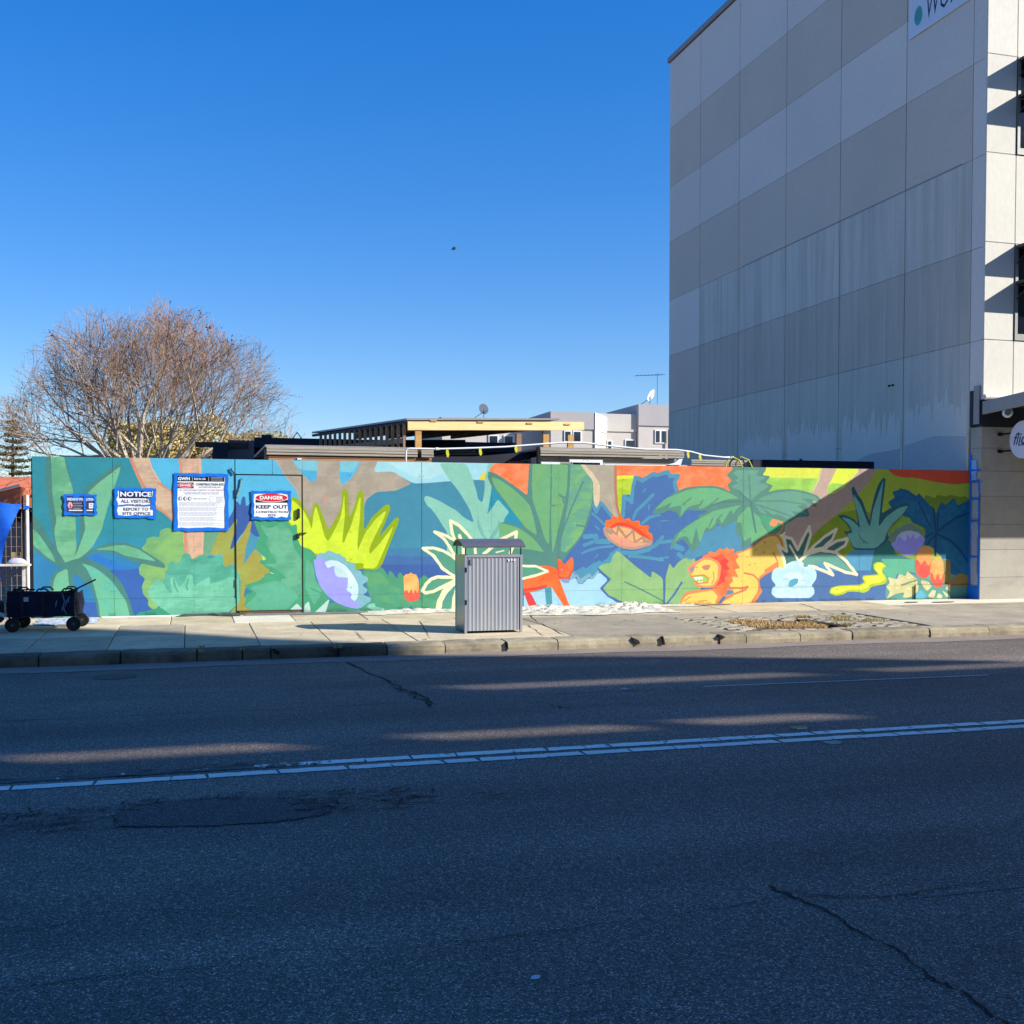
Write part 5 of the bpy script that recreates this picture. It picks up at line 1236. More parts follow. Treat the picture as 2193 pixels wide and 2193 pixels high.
# its roof sheet
m = MB(); q = [P0 + Vector((-.02, 0, .02)), PE + Vector((-.5, 0, .02)), PE + (PS - P0) * 1.05 + Vector((-.5, 0, .02)), PS + Vector((-.12, .3, .02))]
m.add([tuple(v) for v in q] + [tuple(v + Vector((0, 0, .035))) for v in q], [(0, 3, 2, 1), (4, 5, 6, 7)] + [(i, (i + 1) % 4, (i + 1) % 4 + 4, i + 4) for i in range(4)]); m.build('roof_sheet', M_CAP, tf)
for t in (.2, .4, .6, .8):
    a = P0 + (PE - P0) * t + Vector((0, .1, -.07)); bar('rafter', a, a + (PS - P0) * .95, .05, .12, M_DPINE, tf)
q = P0 + (PS - P0) * .98; bar('rail', q + Vector((0, 0, -.25)), q + (PE - P0) * .9 + Vector((0, 0, -.25)), .05, .2, M_DARKB, tf)
# dark sloping roof of the middle shed with a pale gable and red box
md = thing('dark_shed', 'dark tiled shed roof behind the hoarding, below the timber frame', 'shed', (5.544, 21.252, .17))
m = MB(); m.prism([(4.269, 2.542), (5.267, 2.635), (6.514, 2.912), (6.514, 3.023), (6.376, 3.023), (5.267, 2.912), (4.269, 2.894)], 'y', 20.605, 23.1); m.build('roof', surf('dark_roof', rgb(40, 44, 56), rgb(32, 36, 48), 5, .6, bump=.4, bscale=20), md)
for k in range(3):
    z = 2.98 + k * .09; MB().tube([(4.7, 22.6 + k * .7, z), (5.3, 22.6 + k * .7, z + .1), (6.0, 22.6 + k * .7, z + .12)], .02, 5).build('roof_ridge', M_CAP, md)
m = MB(); m.prism([(5.174, 2.154), (6.468, 2.154), (6.468, 2.875), (5.359, 2.635)], 'y', 20.559, 20.587); m.build('gable', surf('dim_beige', rgb(120, 112, 104), None, 3), md)
box('red_box', 5.932, 6.209, 20.467, 20.55, 2.247, 2.829, surf('red_sheet', rgb(196, 84, 60), rgb(176, 74, 54), 8, .7), md)
# right-hand low building with boarded fascia and white window
s3 = thing('site_office', 'low grey boarded building with a white-framed window behind the hoarding', 'building', (7.659, 20.548, .17))
slats('fascia_board', 6.276, 9.172, 19.614, 2.88, 3.02, 3, M_CLAD, s3)
box('soffit_board', 6.276, 9.06, 19.70, 20.174, 2.70, 2.876, M_SOFF if 0 else M_CLAD, s3); box('wall', 6.304, 9.107, 20.268, 22.883, 0.17, 2.861, surf('brown_boards', rgb(116, 100, 82), rgb(100, 86, 70), 2, .8, stretch=(.2, 1, 8), fine=.3), s3)
box('roof', 6.276, 9.2, 19.623, 22.976, 3.01, 3.048, M_CAP, s3)
box('corner_post', 6.22, 6.267, 19.586, 19.661, 0.2, 3.048, M_BLK, s3)
box('window_frame', 6.841, 7.499, 19.58, 19.63, 2.394, 2.826, M_WHITE, s3)
wf = box('window_frame', 6.885, 7.455, 19.56, 19.579, 2.403, 2.785, M_WHITE, s3)
for k in range(4): box('pane', 6.905 + k * .135, 7.03 + k * .135, 19.552, 19.559, 2.45, 2.77, M_GLASS, wf)
text('lettering', 'E 17 YM', M_BLK, wf, (7.17, 19.577, 2.807), .12, .015)
box('white_beam', 6.27, 6.63, 19.521, 19.595, 2.66, 2.768, M_WHITE, s3); box('white_beam', 7.51, 9.06, 19.521, 19.595, 2.6, 2.745, M_WHITE, s3)
m = MB(); m.prism([(8.78, 2.75), (9.06, 2.75), (9.10, 2.87), (9.03, 2.865), (8.93, 2.79)], 'y', 19.502, 19.577); m.build('white_bracket', M_WHITE, s3)
s4 = thing('low_roof', 'low metal roof edge, its shadowed end coloured dark, behind the hoarding next to the tall building', 'roof', (11.188, 19.69, .17))
slats('fascia_board', 9.353, 10.606, 19.672, 2.755, 2.871, 3, M_CLAD, s4); box('fascia', 10.61, 13.34, 19.55, 19.66, 2.73, 2.885, M_DARKB, s4)  # right fascia coloured dark for the shadow of the tall building
box('wall', 8.905, 12.709, 19.69, 21.48, 0.17, 2.763, M_CLAD, s4); box('white_beam', 8.905, 10.561, 19.601, 19.668, 2.656, 2.719, M_WHITE, s4); sphere(MB(), (11.7, 19.6, 2.89), .03).build('vent', M_BLK, s4)
# conduit with yellow tags
cdn = thing('cable_conduit', 'long white conduit sagging along the top of the hoarding with yellow tags', 'conduit', (3.57, 18.6, 2.2))
cp = [(3.56, 18.6, 2.2), (3.57, 18.6, 2.86), (3.6, 18.6, 2.895), (3.65, 18.6, 2.9), (4.1, 18.6, 2.9), (4.78, 18.6, 2.93), (5.31, 18.6, 2.96), (6.07, 18.6, 3.03), (6.41, 18.6, 3.06), (6.8, 18.6, 3.06), (7.2, 18.6, 3.02), (7.92, 18.6, 2.97), (8.57, 18.6, 2.97), (8.85, 18.6, 2.94), (9.1, 18.6, 2.88), (9.5, 18.6, 2.85), (9.75, 18.6, 2.855)]
MB().tube(cp, .017, 8).build('pipe', M_WHITE, cdn, smooth=True)
MB().cyl((4.08, 18.6, 2.9), (4.14, 18.6, 2.9), .026, 10).build('coupling', M_WHITE, cdn)
M_YEL = surf('yellow_tag', rgb(226, 220, 60), rgb(206, 204, 50), 20, .6)
for x, z, h in ((4.28, 2.9, .14), (4.86, 2.94, .14), (5.5, 2.985, .12), (8.77, 2.95, .13), (9.01, 2.9, .12)):
    MB().prism([(x - .02, z - .01), (x + .02, z - .01), (x + .035, z - h * .7), (x + .02, z - h), (x - .005, z - h * .95), (x - .022, z - h * .5)], 'y', 18.575, 18.583).build('tag', M_YEL, cdn)
for k, (x, c, r_) in enumerate(((9.62, M_YEL, .012), (9.7, M_BLK, .015), (9.82, M_YEL, .012))):
    tag(MB().tube([(x - .14, 18.5, 2.5), (x - .12, 18.5, 2.75), (x - .03, 18.48, 2.86), (x + .12, 18.46, 2.8), (x + .22, 18.45, 2.6), (x + .28, 18.45, 2.45)], r_, 7).build('hose', c), ('yellow hose looped over the hoarding on the left of the black one', 'black hose looped over the top of the hoarding', 'yellow hose looped over the hoarding on the right of the black one')[k], 'hose')
# far apartment block
M_APT = surf('apartment_render', rgb(206, 198, 188), rgb(194, 188, 180), .6, .8, bump=0); M_APT2 = surf('apartment_dark', rgb(180, 174, 172), rgb(170, 166, 166), .6, .8, bump=0)
ap = thing('apartment_block', 'pale grey flat-roofed apartment block far behind the site', 'building', (30, 80, 0))
def apt(n, x0, x1, y0, y1, z0, z1, mt=M_APT): return box(n, x0, x1, y0, y1, z0, z1, mt, ap)
apt('wall', 18.5, 26.4, 82, 92, 0, 9.1); apt('parapet', 18.4, 26.4, 81.9, 92, 9.1, 9.75, M_APT2)
apt('wall', 26.45, 29.9, 80, 90, 0, 8.9); apt('parapet', 26.4, 29.95, 79.9, 90, 8.9, 10.2, M_APT2)
m = MB(); m.prism([(29.96, 79.9), (32.15, 83.2), (29.96, 90)], 'z', 0, 8.9); m.build('wall', M_CREAM, ap)
m = MB(); m.prism([(29.96, 79.85), (32.2, 83.15), (29.96, 90)], 'z', 8.9, 10.2); m.build('parapet', surf('parapet_white', rgb(226, 226, 226), None, 2), ap)
apt('wall', 31, 34.8, 83.3, 90, 0, 9.1); apt('parapet', 31, 34.8, 83.2, 90, 9.1, 10.5, M_APT)
apt('wall', 34.85, 44, 83, 90, 0, 9.6, M_APT); apt('parapet', 34.81, 44, 82.9, 90, 9.6, 11.3, M_APT2)
def win(x0, x1, y, z0, z1):
    f = box('window', x0 - .1, x1 + .1, y - .06, y, z0 - .1, z1 + .1, M_WHITE, ap); box('pane', x0, x1, y - .09, y - .061, z0, z1, M_GLASS, f); return f
win(33.9, 34.6, 83.28, 6.6, 8.4); win(33.9, 34.6, 83.28, 4.2, 6.3); win(36.35, 36.65, 82.98, 8.3, 9.2); win(36.85, 37.15, 82.98, 8.3, 9.2); win(28.3, 28.8, 79.98, 8.0, 8.7); win(27.6, 28.0, 79.98, 8.0, 8.7); win(22.2, 22.8, 81.98, 7.5, 8.4); win(23.4, 24.0, 81.98, 7.5, 8.4); win(32.35, 32.6, 83.28, 5.6, 8.3)
MB().cyl((37.4, 82.8, 0), (37.4, 82.8, 9.3), .07, 8).build('downpipe', M_DKM, ap)
def dish(x, y, z, s_, lb, face=1):
    t = thing('satellite_dish', lb, 'satellite dish', (x, y, z), 'rooftop satellite dishes')
    m = MB(); vs = []; fs = []; n = 18
    M = Matrix.Rotation(R(-38 * face), 4, 'Z') @ Matrix.Rotation(R(28), 4, 'X')
    for rr in range(5):
        r_ = .55 * s_ * rr / 4
        for k in range(n):
            a = 2 * math.pi * k / n; p = M @ Vector((r_ * math.cos(a), .35 * r_ * r_ / s_ * -1 - 0, r_ * 1.12 * math.sin(a))); vs.append((x + p.x, y + p.y, z + 1.1 * s_ + p.z))
    for rr in range(4):
        for k in range(n): fs.append((rr * n + k, rr * n + (k + 1) % n, (rr + 1) * n + (k + 1) % n, (rr + 1) * n + k))
    k0 = len(vs); vs += [(a, b + .04, c) for a, b, c in vs]; fs += [tuple(i + k0 for i in f[::-1]) for f in fs]
    m.add(vs, fs).build('dish', M_WHITE, t, smooth=True)
    MB().tube([(x - 1.2 * s_, y, z), (x + .0, y + .1, z + .75 * s_), (x, y + .05, z + 1.0 * s_)], .035 * s_, 6).build('arm', M_DKM, t)
    MB().tube([(x, y + .1, z), (x, y + .1, z + 1.1 * s_)], .03 * s_, 6).build('mast', M_DKM, t)
    MB().tube([(x, y, z + .55 * s_), (x + .15 * face, y - .6 * s_, z + .95 * s_)], .02 * s_, 5).build('feed_arm', M_DKM, t)
dish(21.9, 82.5, 9.75, .7, 'small satellite dish on the far roof above the timber beam'); dish(36.3, 84, 11.3, .85, 'larger satellite dish on the far roof beside the tall building', -1)
an = thing('tv_antenna', 'thin television antenna above the far roof against the sky', 'antenna', (36.9, 84, 11.3))
MB().cyl((36.9, 84, 11.3), (36.9, 84, 14.0), .018, 6).build('mast', M_DKM, an)
MB().cyl((34.9, 84, 13.7), (37.6, 84, 13.9), .016, 6).build('boom', M_DKM, an)
for k in range(8): MB().cyl((35.1 + k * .3, 83.6, 13.73 + k * .02), (35.1 + k * .3, 84.4, 13.73 + k * .02), .015, 5).build('element', M_DKM, an)
# ------------------------------------------------------------------ bin enclosure
bn = thing('litter_bin', 'grey corrugated steel litter bin enclosure with curved roof standing by the kerb', 'bin', (3.96, 14.68, gz(14.5)))
bx0, bx1, by0, by1, bz0, bz1 = 3.555, 4.365, 14.42, 14.96, gz(14.4), gz(14.4) + 1.055
M_BINS = surf('bin_side_steel', rgb(138, 148, 146), rgb(116, 128, 128), 3, .3, .55, bump=.06, fine=.08, spec=.5, stretch=(1, 1, .4))
M_BINF = surf('bin_front_steel', rgb(160, 162, 168), rgb(144, 148, 154), 3, .45, .15, bump=.05, fine=.06, spec=.5, stretch=(3, 1, .3))
box('side_panel', bx0 + .004, bx0 + .014, by0 + .03, by1 - .03, bz0 + .03, bz1 - .01, M_BINS, bn); box('side_panel', bx1 - .014, bx1 - .004, by0 + .03, by1 - .03, bz0 + .03, bz1 - .01, M_BINS, bn)
for x in (bx0, bx1 - .034):
    for y in (by0, by1 - .034): box('corner_post', x, x + .034, y, y + .034, bz0, bz1, M_BINF, bn, .003)
box('top_rail', bx0 + .035, bx1 - .035, by0, by0 + .03, bz1 - .035, bz1 + .004, M_BINF, bn, .003); box('top_panel', bx0 + .002, bx1 - .002, by0 + .031, by1 - .002, bz1 - .012, bz1, M_BINS, bn)
box('back_panel', bx0 + .035, bx1 - .035, by1 - .02, by1 - .006, bz0 + .03, bz1 - .013, M_BINS, bn)
# corrugated door
m = MB(); n = 190; xa, xb = bx0 + .042, bx1 - .042; vs = []; prof = []
for i in range(n + 1):
    x = xa + (xb - xa) * i / n; ph = ((x - xa) / .0525) % 1
    d = -.0045 * (.5 - .5 * math.cos(6.2832 * ph)) ** 1.6
    if i in (0, n): d = 0
    prof.append((x, by0 + .012 + d))
for (x, y) in prof: vs += [(x, y, bz0 + .035), (x, y, bz1 - .04), (x, by0 + .02, bz0 + .035), (x, by0 + .02, bz1 - .04)]
fs = []
for i in range(n):
    a = 4 * i; b = a + 4; fs += [(a, b, b + 1, a + 1), (a + 2, a + 3, b + 3, b + 2), (a, a + 2, b + 2, b), (a + 1, b + 1, b + 3, a + 3)]
fs += [(0, 1, 3, 2), (4 * n, 4 * n + 2, 4 * n + 3, 4 * n + 1)]
dr = m.add(vs, fs).build('door', M_BINF, bn)
m = MB(); m.box(xa + .03, xa + .075, by0 - .004, by0 + .006, bz1 - .13, bz1 - .055, .003); m.build('lock_plate', M_GALV, dr)
sm = MB()
for k in range(3): sm.box(xb - .16 + k * .04, xb - .14 + k * .04, by0 - .002, by0 + .004, bz1 - .085 - .006 * (k == 0), bz1 - .06)
sm.build('sticker_remnant', M_WHITE, dr)
for z in (bz1 - .2, bz0 + .42): box('hinge', bx0 + .008, bx0 + .03, by0 - .01, by0 + .0, z - .03, z + .035, M_BLK, bn, .003)
for x in (bx0 + .012, bx1 - .026):
    for y in (by0 + .012, by1 - .03): box('roof_post', x, x + .014, y, y + .014, bz1, bz1 + .125, M_BLK, bn)
# curved lid
def arch(y0, y1, rise, n=14):
    return [(y0 + (y1 - y0) * i / n, rise * (1 - (2 * i / n - 1) ** 2) ** .8) for i in range(n + 1)]
oy0, oy1 = by0 - .035, by1 + .035; zt = bz1 + .118
out = [(y, zt + z) for y, z in arch(oy0, oy1, .098)]; inn = [(y, zt - .004 + z * .9) for y, z in arch(oy0 + .012, oy1 - .012, .092)][::-1]
M_LID = surf('bin_lid_steel', rgb(128, 126, 134), rgb(112, 110, 120), 3, .4, .5, bump=0, fine=.05)
m = MB(); m.prism(out + inn, 'x', bx0 - .03, bx1 + .03); m.build('lid', M_LID, bn)
m = MB(); m.prism([(y, z - .008) for y, z in out[1:-1]] + [(out[-2][0], zt), (out[1][0], zt)], 'x', bx0 - .02, bx0 - .012); m.build('lid_end', M_BLK, bn)
m = MB(); m.prism([(y, z - .008) for y, z in out[1:-1]] + [(out[-2][0], zt), (out[1][0], zt)], 'x', bx1 + .012, bx1 + .02); m.build('lid_end', M_BLK, bn)
box('lid_edge', bx0 - .035, bx1 + .035, oy0 - .006, oy0 + .006, zt - .02, zt + .008, M_LID, bn, .003)
box('inner_bin', bx0 + .08, bx1 - .08, by0 + .08, by1 - .08, bz0 + .03, bz1 - .03, M_BLK, bn)

# ------------------------------------------------------------------ folding wagon
wg = thing('folding_wagon', 'dark navy folding fabric wagon with black wheels in front of the hoarding', 'wagon', (-1.85, 16.3, gz(16.3)))
M_FAB = surf('navy_fabric', rgb(24, 30, 54), rgb(17, 22, 42), 6, .85, bump=.5, bscale=18, fine=.25)
g0 = gz(16.3); wx0, wx1, wy0, wy1 = -2.3, -1.42, 16.05, 16.55; wz0, wz1 = g0 + .2, g0 + .52
def cloth_wall(pts0, pts1, z0, z1, n=26, k=8, amp=.007, t=.01, name='fabric_side'):
    a = Vector(pts0); b = Vector(pts1); d = (b - a); nn = Vector((-d.y, d.x, 0)).normalized(); vs = []; fs = []
    for s_ in (0, 1):
        for i in range(n + 1):
            for j in range(k + 1):
                u, v = i / n, j / k; off = amp * math.sin(u * 9 + v * 4) * math.sin(math.pi * v) + random.gauss(0, .002) * (0 < j < k)
                p = a + d * u + nn * (off + t * s_); vs.append((p.x, p.y, z0 + (z1 - z0) * v - .02 * math.sin(math.pi * u) * v))
    K = (n + 1) * (k + 1)
    for i in range(n):
        for j in range(k):
            q = i * (k + 1) + j; f = (q, q + k + 1, q + k + 2, q + 1); fs.append(f); fs.append(tuple(x + K for x in f[::-1]))
    for i in range(n):
        for j in (0, k): q = i * (k + 1) + j; fs.append((q, q + k + 1, q + k + 1 + K, q + K))
    for j in range(k):
        for i in (0, n): q = i * (k + 1) + j; fs.append((q, q + 1, q + 1 + K, q + K))
    return MB().add(vs, fs).build(name, M_FAB, wg)
cloth_wall((wx0, wy0, 0), (wx1 - .05, wy0, 0), wz0, wz1); cloth_wall((wx0, wy1, 0), (wx1 - .05, wy1, 0), wz0, wz1)
cloth_wall((wx0, wy0, 0), (wx0, wy1, 0), wz0, wz1, 10); cloth_wall((wx1 - .05, wy0, 0), (wx1 + .02, wy1, 0), wz0, wz1, 10, amp=.02)
box('base', wx0, wx1 - .04, wy0 + .01, wy1 - .01, wz0 - .012, wz0 + .012, M_FAB, wg)
for y in (wy0, wy1):
    MB().tube([(wx0, y, wz1 + .01), (wx0 + .2, y, wz1 + .012), (wx0 + .28, y, wz1 + .012)], .011, 7).build('frame_tube', M_BLK, wg)
    for cx in (-2.17, -1.87, -1.55): MB().tube([(cx - .08, y, wz1 + .0), (cx - .045, y, wz1 + .045), (cx + .045, y, wz1 + .045), (cx + .09, y, wz1 + .0)], .012, 7).build('grab_handle', M_BLK, wg)
for x in (wx0 + .02, wx1 - .06):
    for y in (wy0 + .015, wy1 - .015): MB().cyl((x, y, wz0 - .1), (x, y, wz1 + .01), .012, 8).build('frame_leg', M_BLK, wg)
MB().tube([(wx1 - .14, wy0 + .15, wz1 + .0), (wx1 - .02, wy0 + .12, wz1 + .04), (wx1 + .22, wy0 + .1, wz1 + .16)], .011, 7).build('pull_handle', M_BLK, wg)
MB().tube([(wx0, wy0 - .012, wz1 + .005), (wx1 - .05, wy0 - .012, wz1 + .005)], .009, 6).build('rim_tube', M_BLK, wg)
for s1_ in (0, 1): MB().tube([(wx0 + .05 + .37 * s1_, wy0 - .014, wz0 - .02), (wx0 + .42 + .37 * s1_, wy0 - .014, wz0 + .015)], .007, 5).build('brace', M_DKM, wg)
for x_ in (-2.12, -1.86, -1.6): box('strap', x_ - .012, x_ + .012, wy0 - .016, wy0 - .012, wz0 + .05, wz1, M_BLK, wg)
box('label_patch', -2.1, -2.04, wy0 - .014, wy0 - .006, wz1 - .12, wz1 - .06, M_LGREYP, wg)
m = MB()
for k in range(5):
    x = -1.72 + random.uniform(0, .2); z = wz0 + random.uniform(.03, .2)
    m.prism([(x, z), (x + .012, z + .01), (x + .03, z + .1), (x + .01, z + .07)], 'y', wy0 - .0135, wy0 - .0125)
m.build('paint_smear', surf('pale_smear', rgb(120, 140, 170), None, 9), wg, kind='stuff')
MB().tube([(wx1 - .2, wy0 - .015, wz1 - .02), (wx1 - .17, wy0 - .018, wz1 - .12), (wx1 - .19, wy0 - .018, wz1 - .2), (wx1 - .15, wy0 - .018, wz0 + .02)], .006, 5).build('cord', surf('cord', rgb(110, 140, 180), None), wg)
for x in (wx0 + .06, wx1 - .06):
    for y, dx in ((wy0 - .01, 0), (wy1 + .04, .06)):
        c = Vector((x + dx, y, g0 + .095 + (y - 16.3) * .018)); m = MB(); ring = [(.095, -.022), (.095, .022), (.085, .03), (.03, .03), (.03, -.03), (.085, -.03)]
        vs = []; fs = []; n = 24
        for i in range(n):
            a = 2 * math.pi * i / n
            for (r_, w_) in ring: vs.append((c.x + r_ * math.cos(a), c.y + w_, c.z + r_ * math.sin(a)))
        for i in range(n):
            for j in range(6): fs.append((i * 6 + j, i * 6 + (j + 1) % 6, ((i + 1) % n) * 6 + (j + 1) % 6, ((i + 1) % n) * 6 + j))
        w = m.add(vs, fs).build('wheel', M_BLK, wg)
        MB().cyl((c.x, c.y - .034, c.z), (c.x, c.y + .034, c.z), .032, 12).build('hub', M_DKM, w)
        MB().cyl((c.x, c.y - .036, c.z), (c.x, c.y - .041, c.z), .007, 8).build('axle_cap', M_GALV, w)
        MB().tube([(c.x, c.y + .03, c.z), (c.x, c.y + .03, c.z + .08), (c.x, (wy0 if y < 16.2 else wy1), wz0)], .011, 6).build('fork', M_BLK, wg)
# second folded trolley just entering the frame
w2 = thing('black_trolley', 'second black trolley partly cut off at the left edge of the picture', 'trolley', (-2.55, 15.8, gz(15.8)))
box('fabric_body', -2.95, -2.36, 15.75, 16.2, gz(16) + .13, gz(16) + .42, M_FAB, w2, .03)
MB().tube([(-2.4, 15.8, gz(16) + .35), (-2.46, 15.85, .9), (-2.5, 15.9, 1.3)], .011, 6).build('pull_handle', M_BLK, w2)
for x in (-2.85, -2.45): MB().cyl((x, 15.72, gz(15.7) + .07), (x, 15.76, gz(15.7) + .07), .07, 18).build('wheel', M_BLK, w2)
MB().prism([(-2.36, .42), (-2.3, .4), (-2.28, .44), (-2.34, .47)], 'y', 15.74, 15.75).build('label_patch', M_LGREYP, w2)

# ------------------------------------------------------------------ crumpled drop sheets
M_DROP = surf('canvas_sheet', rgb(226, 220, 200), rgb(200, 194, 176), 5, .9, bump=.4, bscale=30, fine=.2)
def drop(lb, x0, x1, y0, y1, h, seed, mat=M_DROP, name='drop_sheet', cat='drop sheet', f=.55, nx=None):
    g_ = np.random.default_rng(seed); nx = nx or int((x1 - x0) / .02); ny = int((y1 - y0) / .022) + 4
    ph = g_.random((10, 4)) * 6.28; fr = g_.random((10, 2)) * np.array([30, 24]) * f + 4
    vs = []; fs = []
    for j in range(ny + 1):
        for i in range(nx + 1):
            u, v = i / nx, j / ny; x = x0 + (x1 - x0) * u; y = y0 + (y1 - y0) * v
            e = min(1, 9 * min(u, 1 - u)) * min(1, 4 * min(v, 1 - v) + .05)
            q = 0
            for k in range(10): q += abs(math.sin(fr[k, 0] * x + 4 * math.sin(fr[(k + 3) % 10, 1] * y * .35 + ph[k, 0]) + ph[k, 1])) ** .7 * (.42 if k < 4 else .24)
            big = .55 + .45 * math.sin(2.3 * x + ph[0, 2]) * math.sin(1.7 * x + ph[1, 2])
            yo = y + .09 * math.sin(3.1 * x + ph[2, 2]) * (1 - v) + .05 * math.sin(9 * x + ph[3, 2]) * (1 - v)
            vs.append((x + .02 * math.sin(20 * y + ph[4, 0]), yo, gz(y) + .006 + h * e * (.05 + max(q / 3.1 - .35, 0) * 1.5 * big) + g_.random() * .004))
    for j in range(ny):
        for i in range(nx): a = j * (nx + 1) + i; fs.append((a, a + 1, a + nx + 2, a + nx + 1))
    o = MB().add(vs, fs).build(name, mat)
    tag(o, lb, cat); return o
drop('long thin crumpled cream drop sheet along the hoarding foot, left of the bin', 2.62, 4.25, 17.25, 17.84, .09, 3)
drop('large crumpled white canvas drop sheet heaped against the hoarding right of the bin', 4.9, 7.7, 16.45, 17.84, .15, 5)
drop('flatter tail of cream drop sheet beside the bin, left of the big heap', 4.3, 5.2, 17.0, 17.83, .12, 8)
drop('flat trailing end of white drop sheet below the lion', 7.3, 8.5, 17.4, 17.82, .05, 11)
drop('white paint-splashed sheet on the ground under the navy wagon', -2.1, -1.28, 16.9, 17.7, .06, 14, surf('splashed_sheet', rgb(214, 218, 222), rgb(120, 140, 170), 12, .9))
drop('crumpled dark grey plastic lying at the hoarding foot left of the door', -.15, .8, 17.6, 17.84, .06, 17, surf('grey_plastic', rgb(84, 86, 90), rgb(56, 58, 62), 6, .4), 'plastic_sheet', 'plastic sheet')
drop('small dark cloth lying along the hoarding foot in the doorway', .8, 1.8, 17.72, 17.83, .045, 21, surf('grey_cloth', rgb(120, 112, 100), rgb(84, 80, 76), 8, .9), 'rag', 'cloth')
tag(box('metal_channel', .85, 2.75, 17.52, 17.62, gz(17.6) + .001, gz(17.6) + .028, M_GALV, None, .003), 'long pale metal channel lying on the footpath before the door', 'metal channel')
tag(box('timber_batten', -1.25, .0, 17.72, 17.76, gz(17.7) + .001, gz(17.7) + .02, M_WHITE, None, .003), 'thin white batten lying along the foot of the hoarding under the agave', 'batten')
lf = MB()
for k in range(150):
    x = random.choice((random.uniform(-2.2, 4), random.uniform(4, 12), random.gauss(9, 1.2))); y = random.choice((random.gauss(17.72, .08), random.uniform(13.9, 17.6), random.gauss(14.8, .7), random.uniform(13.3, 13.48)))
    z = gz(y) + .003 if y > 13.5 else .004
    if not 13.3 < y < 17.83: continue
    a = random.uniform(0, 6.28); r_ = random.uniform(.008, .022); c, s_ = math.cos(a) * r_, math.sin(a) * r_
    lf.add([(x - c, y - s_, z), (x + s_ * .5, y - c * .5, z + r_ * .4), (x + c, y + s_, z + .002), (x - s_ * .5, y + c * .5, z + r_ * .15)], [(0, 1, 2, 3)])
o = lf.build('fallen_leaves', surf('fallen_leaf', rgb(150, 112, 70), rgb(84, 66, 48), 30, .9, bump=0)); o['kind'] = 'stuff'; o['label'] = 'scattered small dry leaves and grit on the footpath and gutter'
scrap(9.75, 16.4, gz(16.4), .05, (232, 232, 228), 'small white scrap on the footpath above the tree pit', 'litter')
scrap(-1.3, 17.35, gz(17.3), .05, (40, 90, 190), 'small blue paint-stained rag under the wagon', 'rag')
for x, y, w in ((8.75, 17.62, .8), (12.6, 17.3, .3), (13.2, 17.2, .5)):
    tag(MB().prism([(x - w / 2, y - .03), (x - w / 4, y - .06), (x + w / 4, y - .05), (x + w / 2, y), (x + w / 4, y + .03), (x - w / 3, y + .02)], 'z', gz(y) + .001, gz(y) + .012).build('debris', M_CRACK), {8.75: 'dark wet debris strip at the foot of the lion', 12.6: 'small dark twig debris on the pale slab', 13.2: 'longer dark twig debris near the building corner'}[x], 'debris')

# ------------------------------------------------------------------ left gap: temporary fence, blue sheet
tfn = thing('temporary_fence', 'wire mesh temporary fence with white post beside the hoarding', 'fence', (-2.29, 17.85, .2))
M_WPOST = surf('white_post', rgb(226, 220, 206), rgb(196, 186, 170), 9, .6)
MB().cyl((-2.275, 17.84, .2), (-2.275, 17.84, 2.05), .029, 12).build('post', M_WPOST, tfn)
MB().cyl((-2.335, 17.86, .2), (-2.335, 17.86, 2.08), .013, 8).build('post', surf('rusty_post', rgb(140, 96, 70), None, 9), tfn)
M_WIRE = surf('wire', rgb(172, 150, 130), rgb(150, 126, 104), 9, .5, .4)
for k in range(12): MB().cyl((-2.35 - k * .073, 17.85, .3), (-2.35 - k * .073, 17.85, 1.88), .0035, 5).build('wire', M_WIRE, tfn)
for k in range(11): MB().cyl((-3.3, 17.855, .42 + k * .144), (-2.34, 17.855, .42 + k * .144), .0035, 5).build('wire', M_WIRE, tfn)
box('tape_strip', -2.31, -2.24, 17.80, 17.808, 1.84, 1.89, M_TAPE, tfn); MB().cyl((-2.31, 17.82, 1.83), (-2.2, 17.84, 1.82), .01, 6).build('tie', M_BLK, tfn)
# blue tarpaulin hanging in a curve
m = MB(); vs = []; fs = []; n = 24; k = 14
for j in range(k + 1):
    z = .78 + (1.93 - .78) * j / k; v = j / k
    xr = -2.645 + (.31) * v ** 1.7 ; 
    for i in range(n + 1):
        u = i / n; x = -3.6 + (xr + 3.6) * u; vs.append((x, 17.76 + .035 * math.sin(14 * x + 3 * v) * (1 - .3 * v) - .05 * math.sin(math.pi * v), z + .02 * math.sin(x * 11) * v))
K = len(vs); vs += [(a, b + .006, c) for a, b, c in vs]
for j in range(k):
    for i in range(n): a = j * (n + 1) + i; f = (a, a + 1, a + n + 2, a + n + 1); fs.append(f); fs.append(tuple(x + K for x in f[::-1]))
tag(m.add(vs, fs).build('tarpaulin', surf('blue_tarp', rgb(20, 92, 214), rgb(44, 110, 214), 3, .35, bump=.3, bscale=12, fine=.1), smooth=True), 'bright blue tarpaulin hanging in a curve on the temporary fence at left', 'tarpaulin')
ws_ = thing('trestle_shelf', 'white plank shelf with a covered heap behind the wagon at left', 'shelf', (-2.5, 18, .2))
box('plank', -3.2, -2.215, 17.62, 17.78, 1.0, 1.032, M_WPOST, ws_, .004); box('leg', -2.33, -2.29, 17.68, 17.72, .2, 1.0, M_WPOST, ws_); box('leg', -3.1, -3.06, 17.68, 17.72, .2, 1.0, M_WPOST, ws_)
hp = MB(); sphere(hp, (-2.40, 17.70, 1.03), .125, 16, 10, (1.15, .5, .75)); hp.v = [(x, y, max(z, 1.033)) for x, y, z in hp.v]
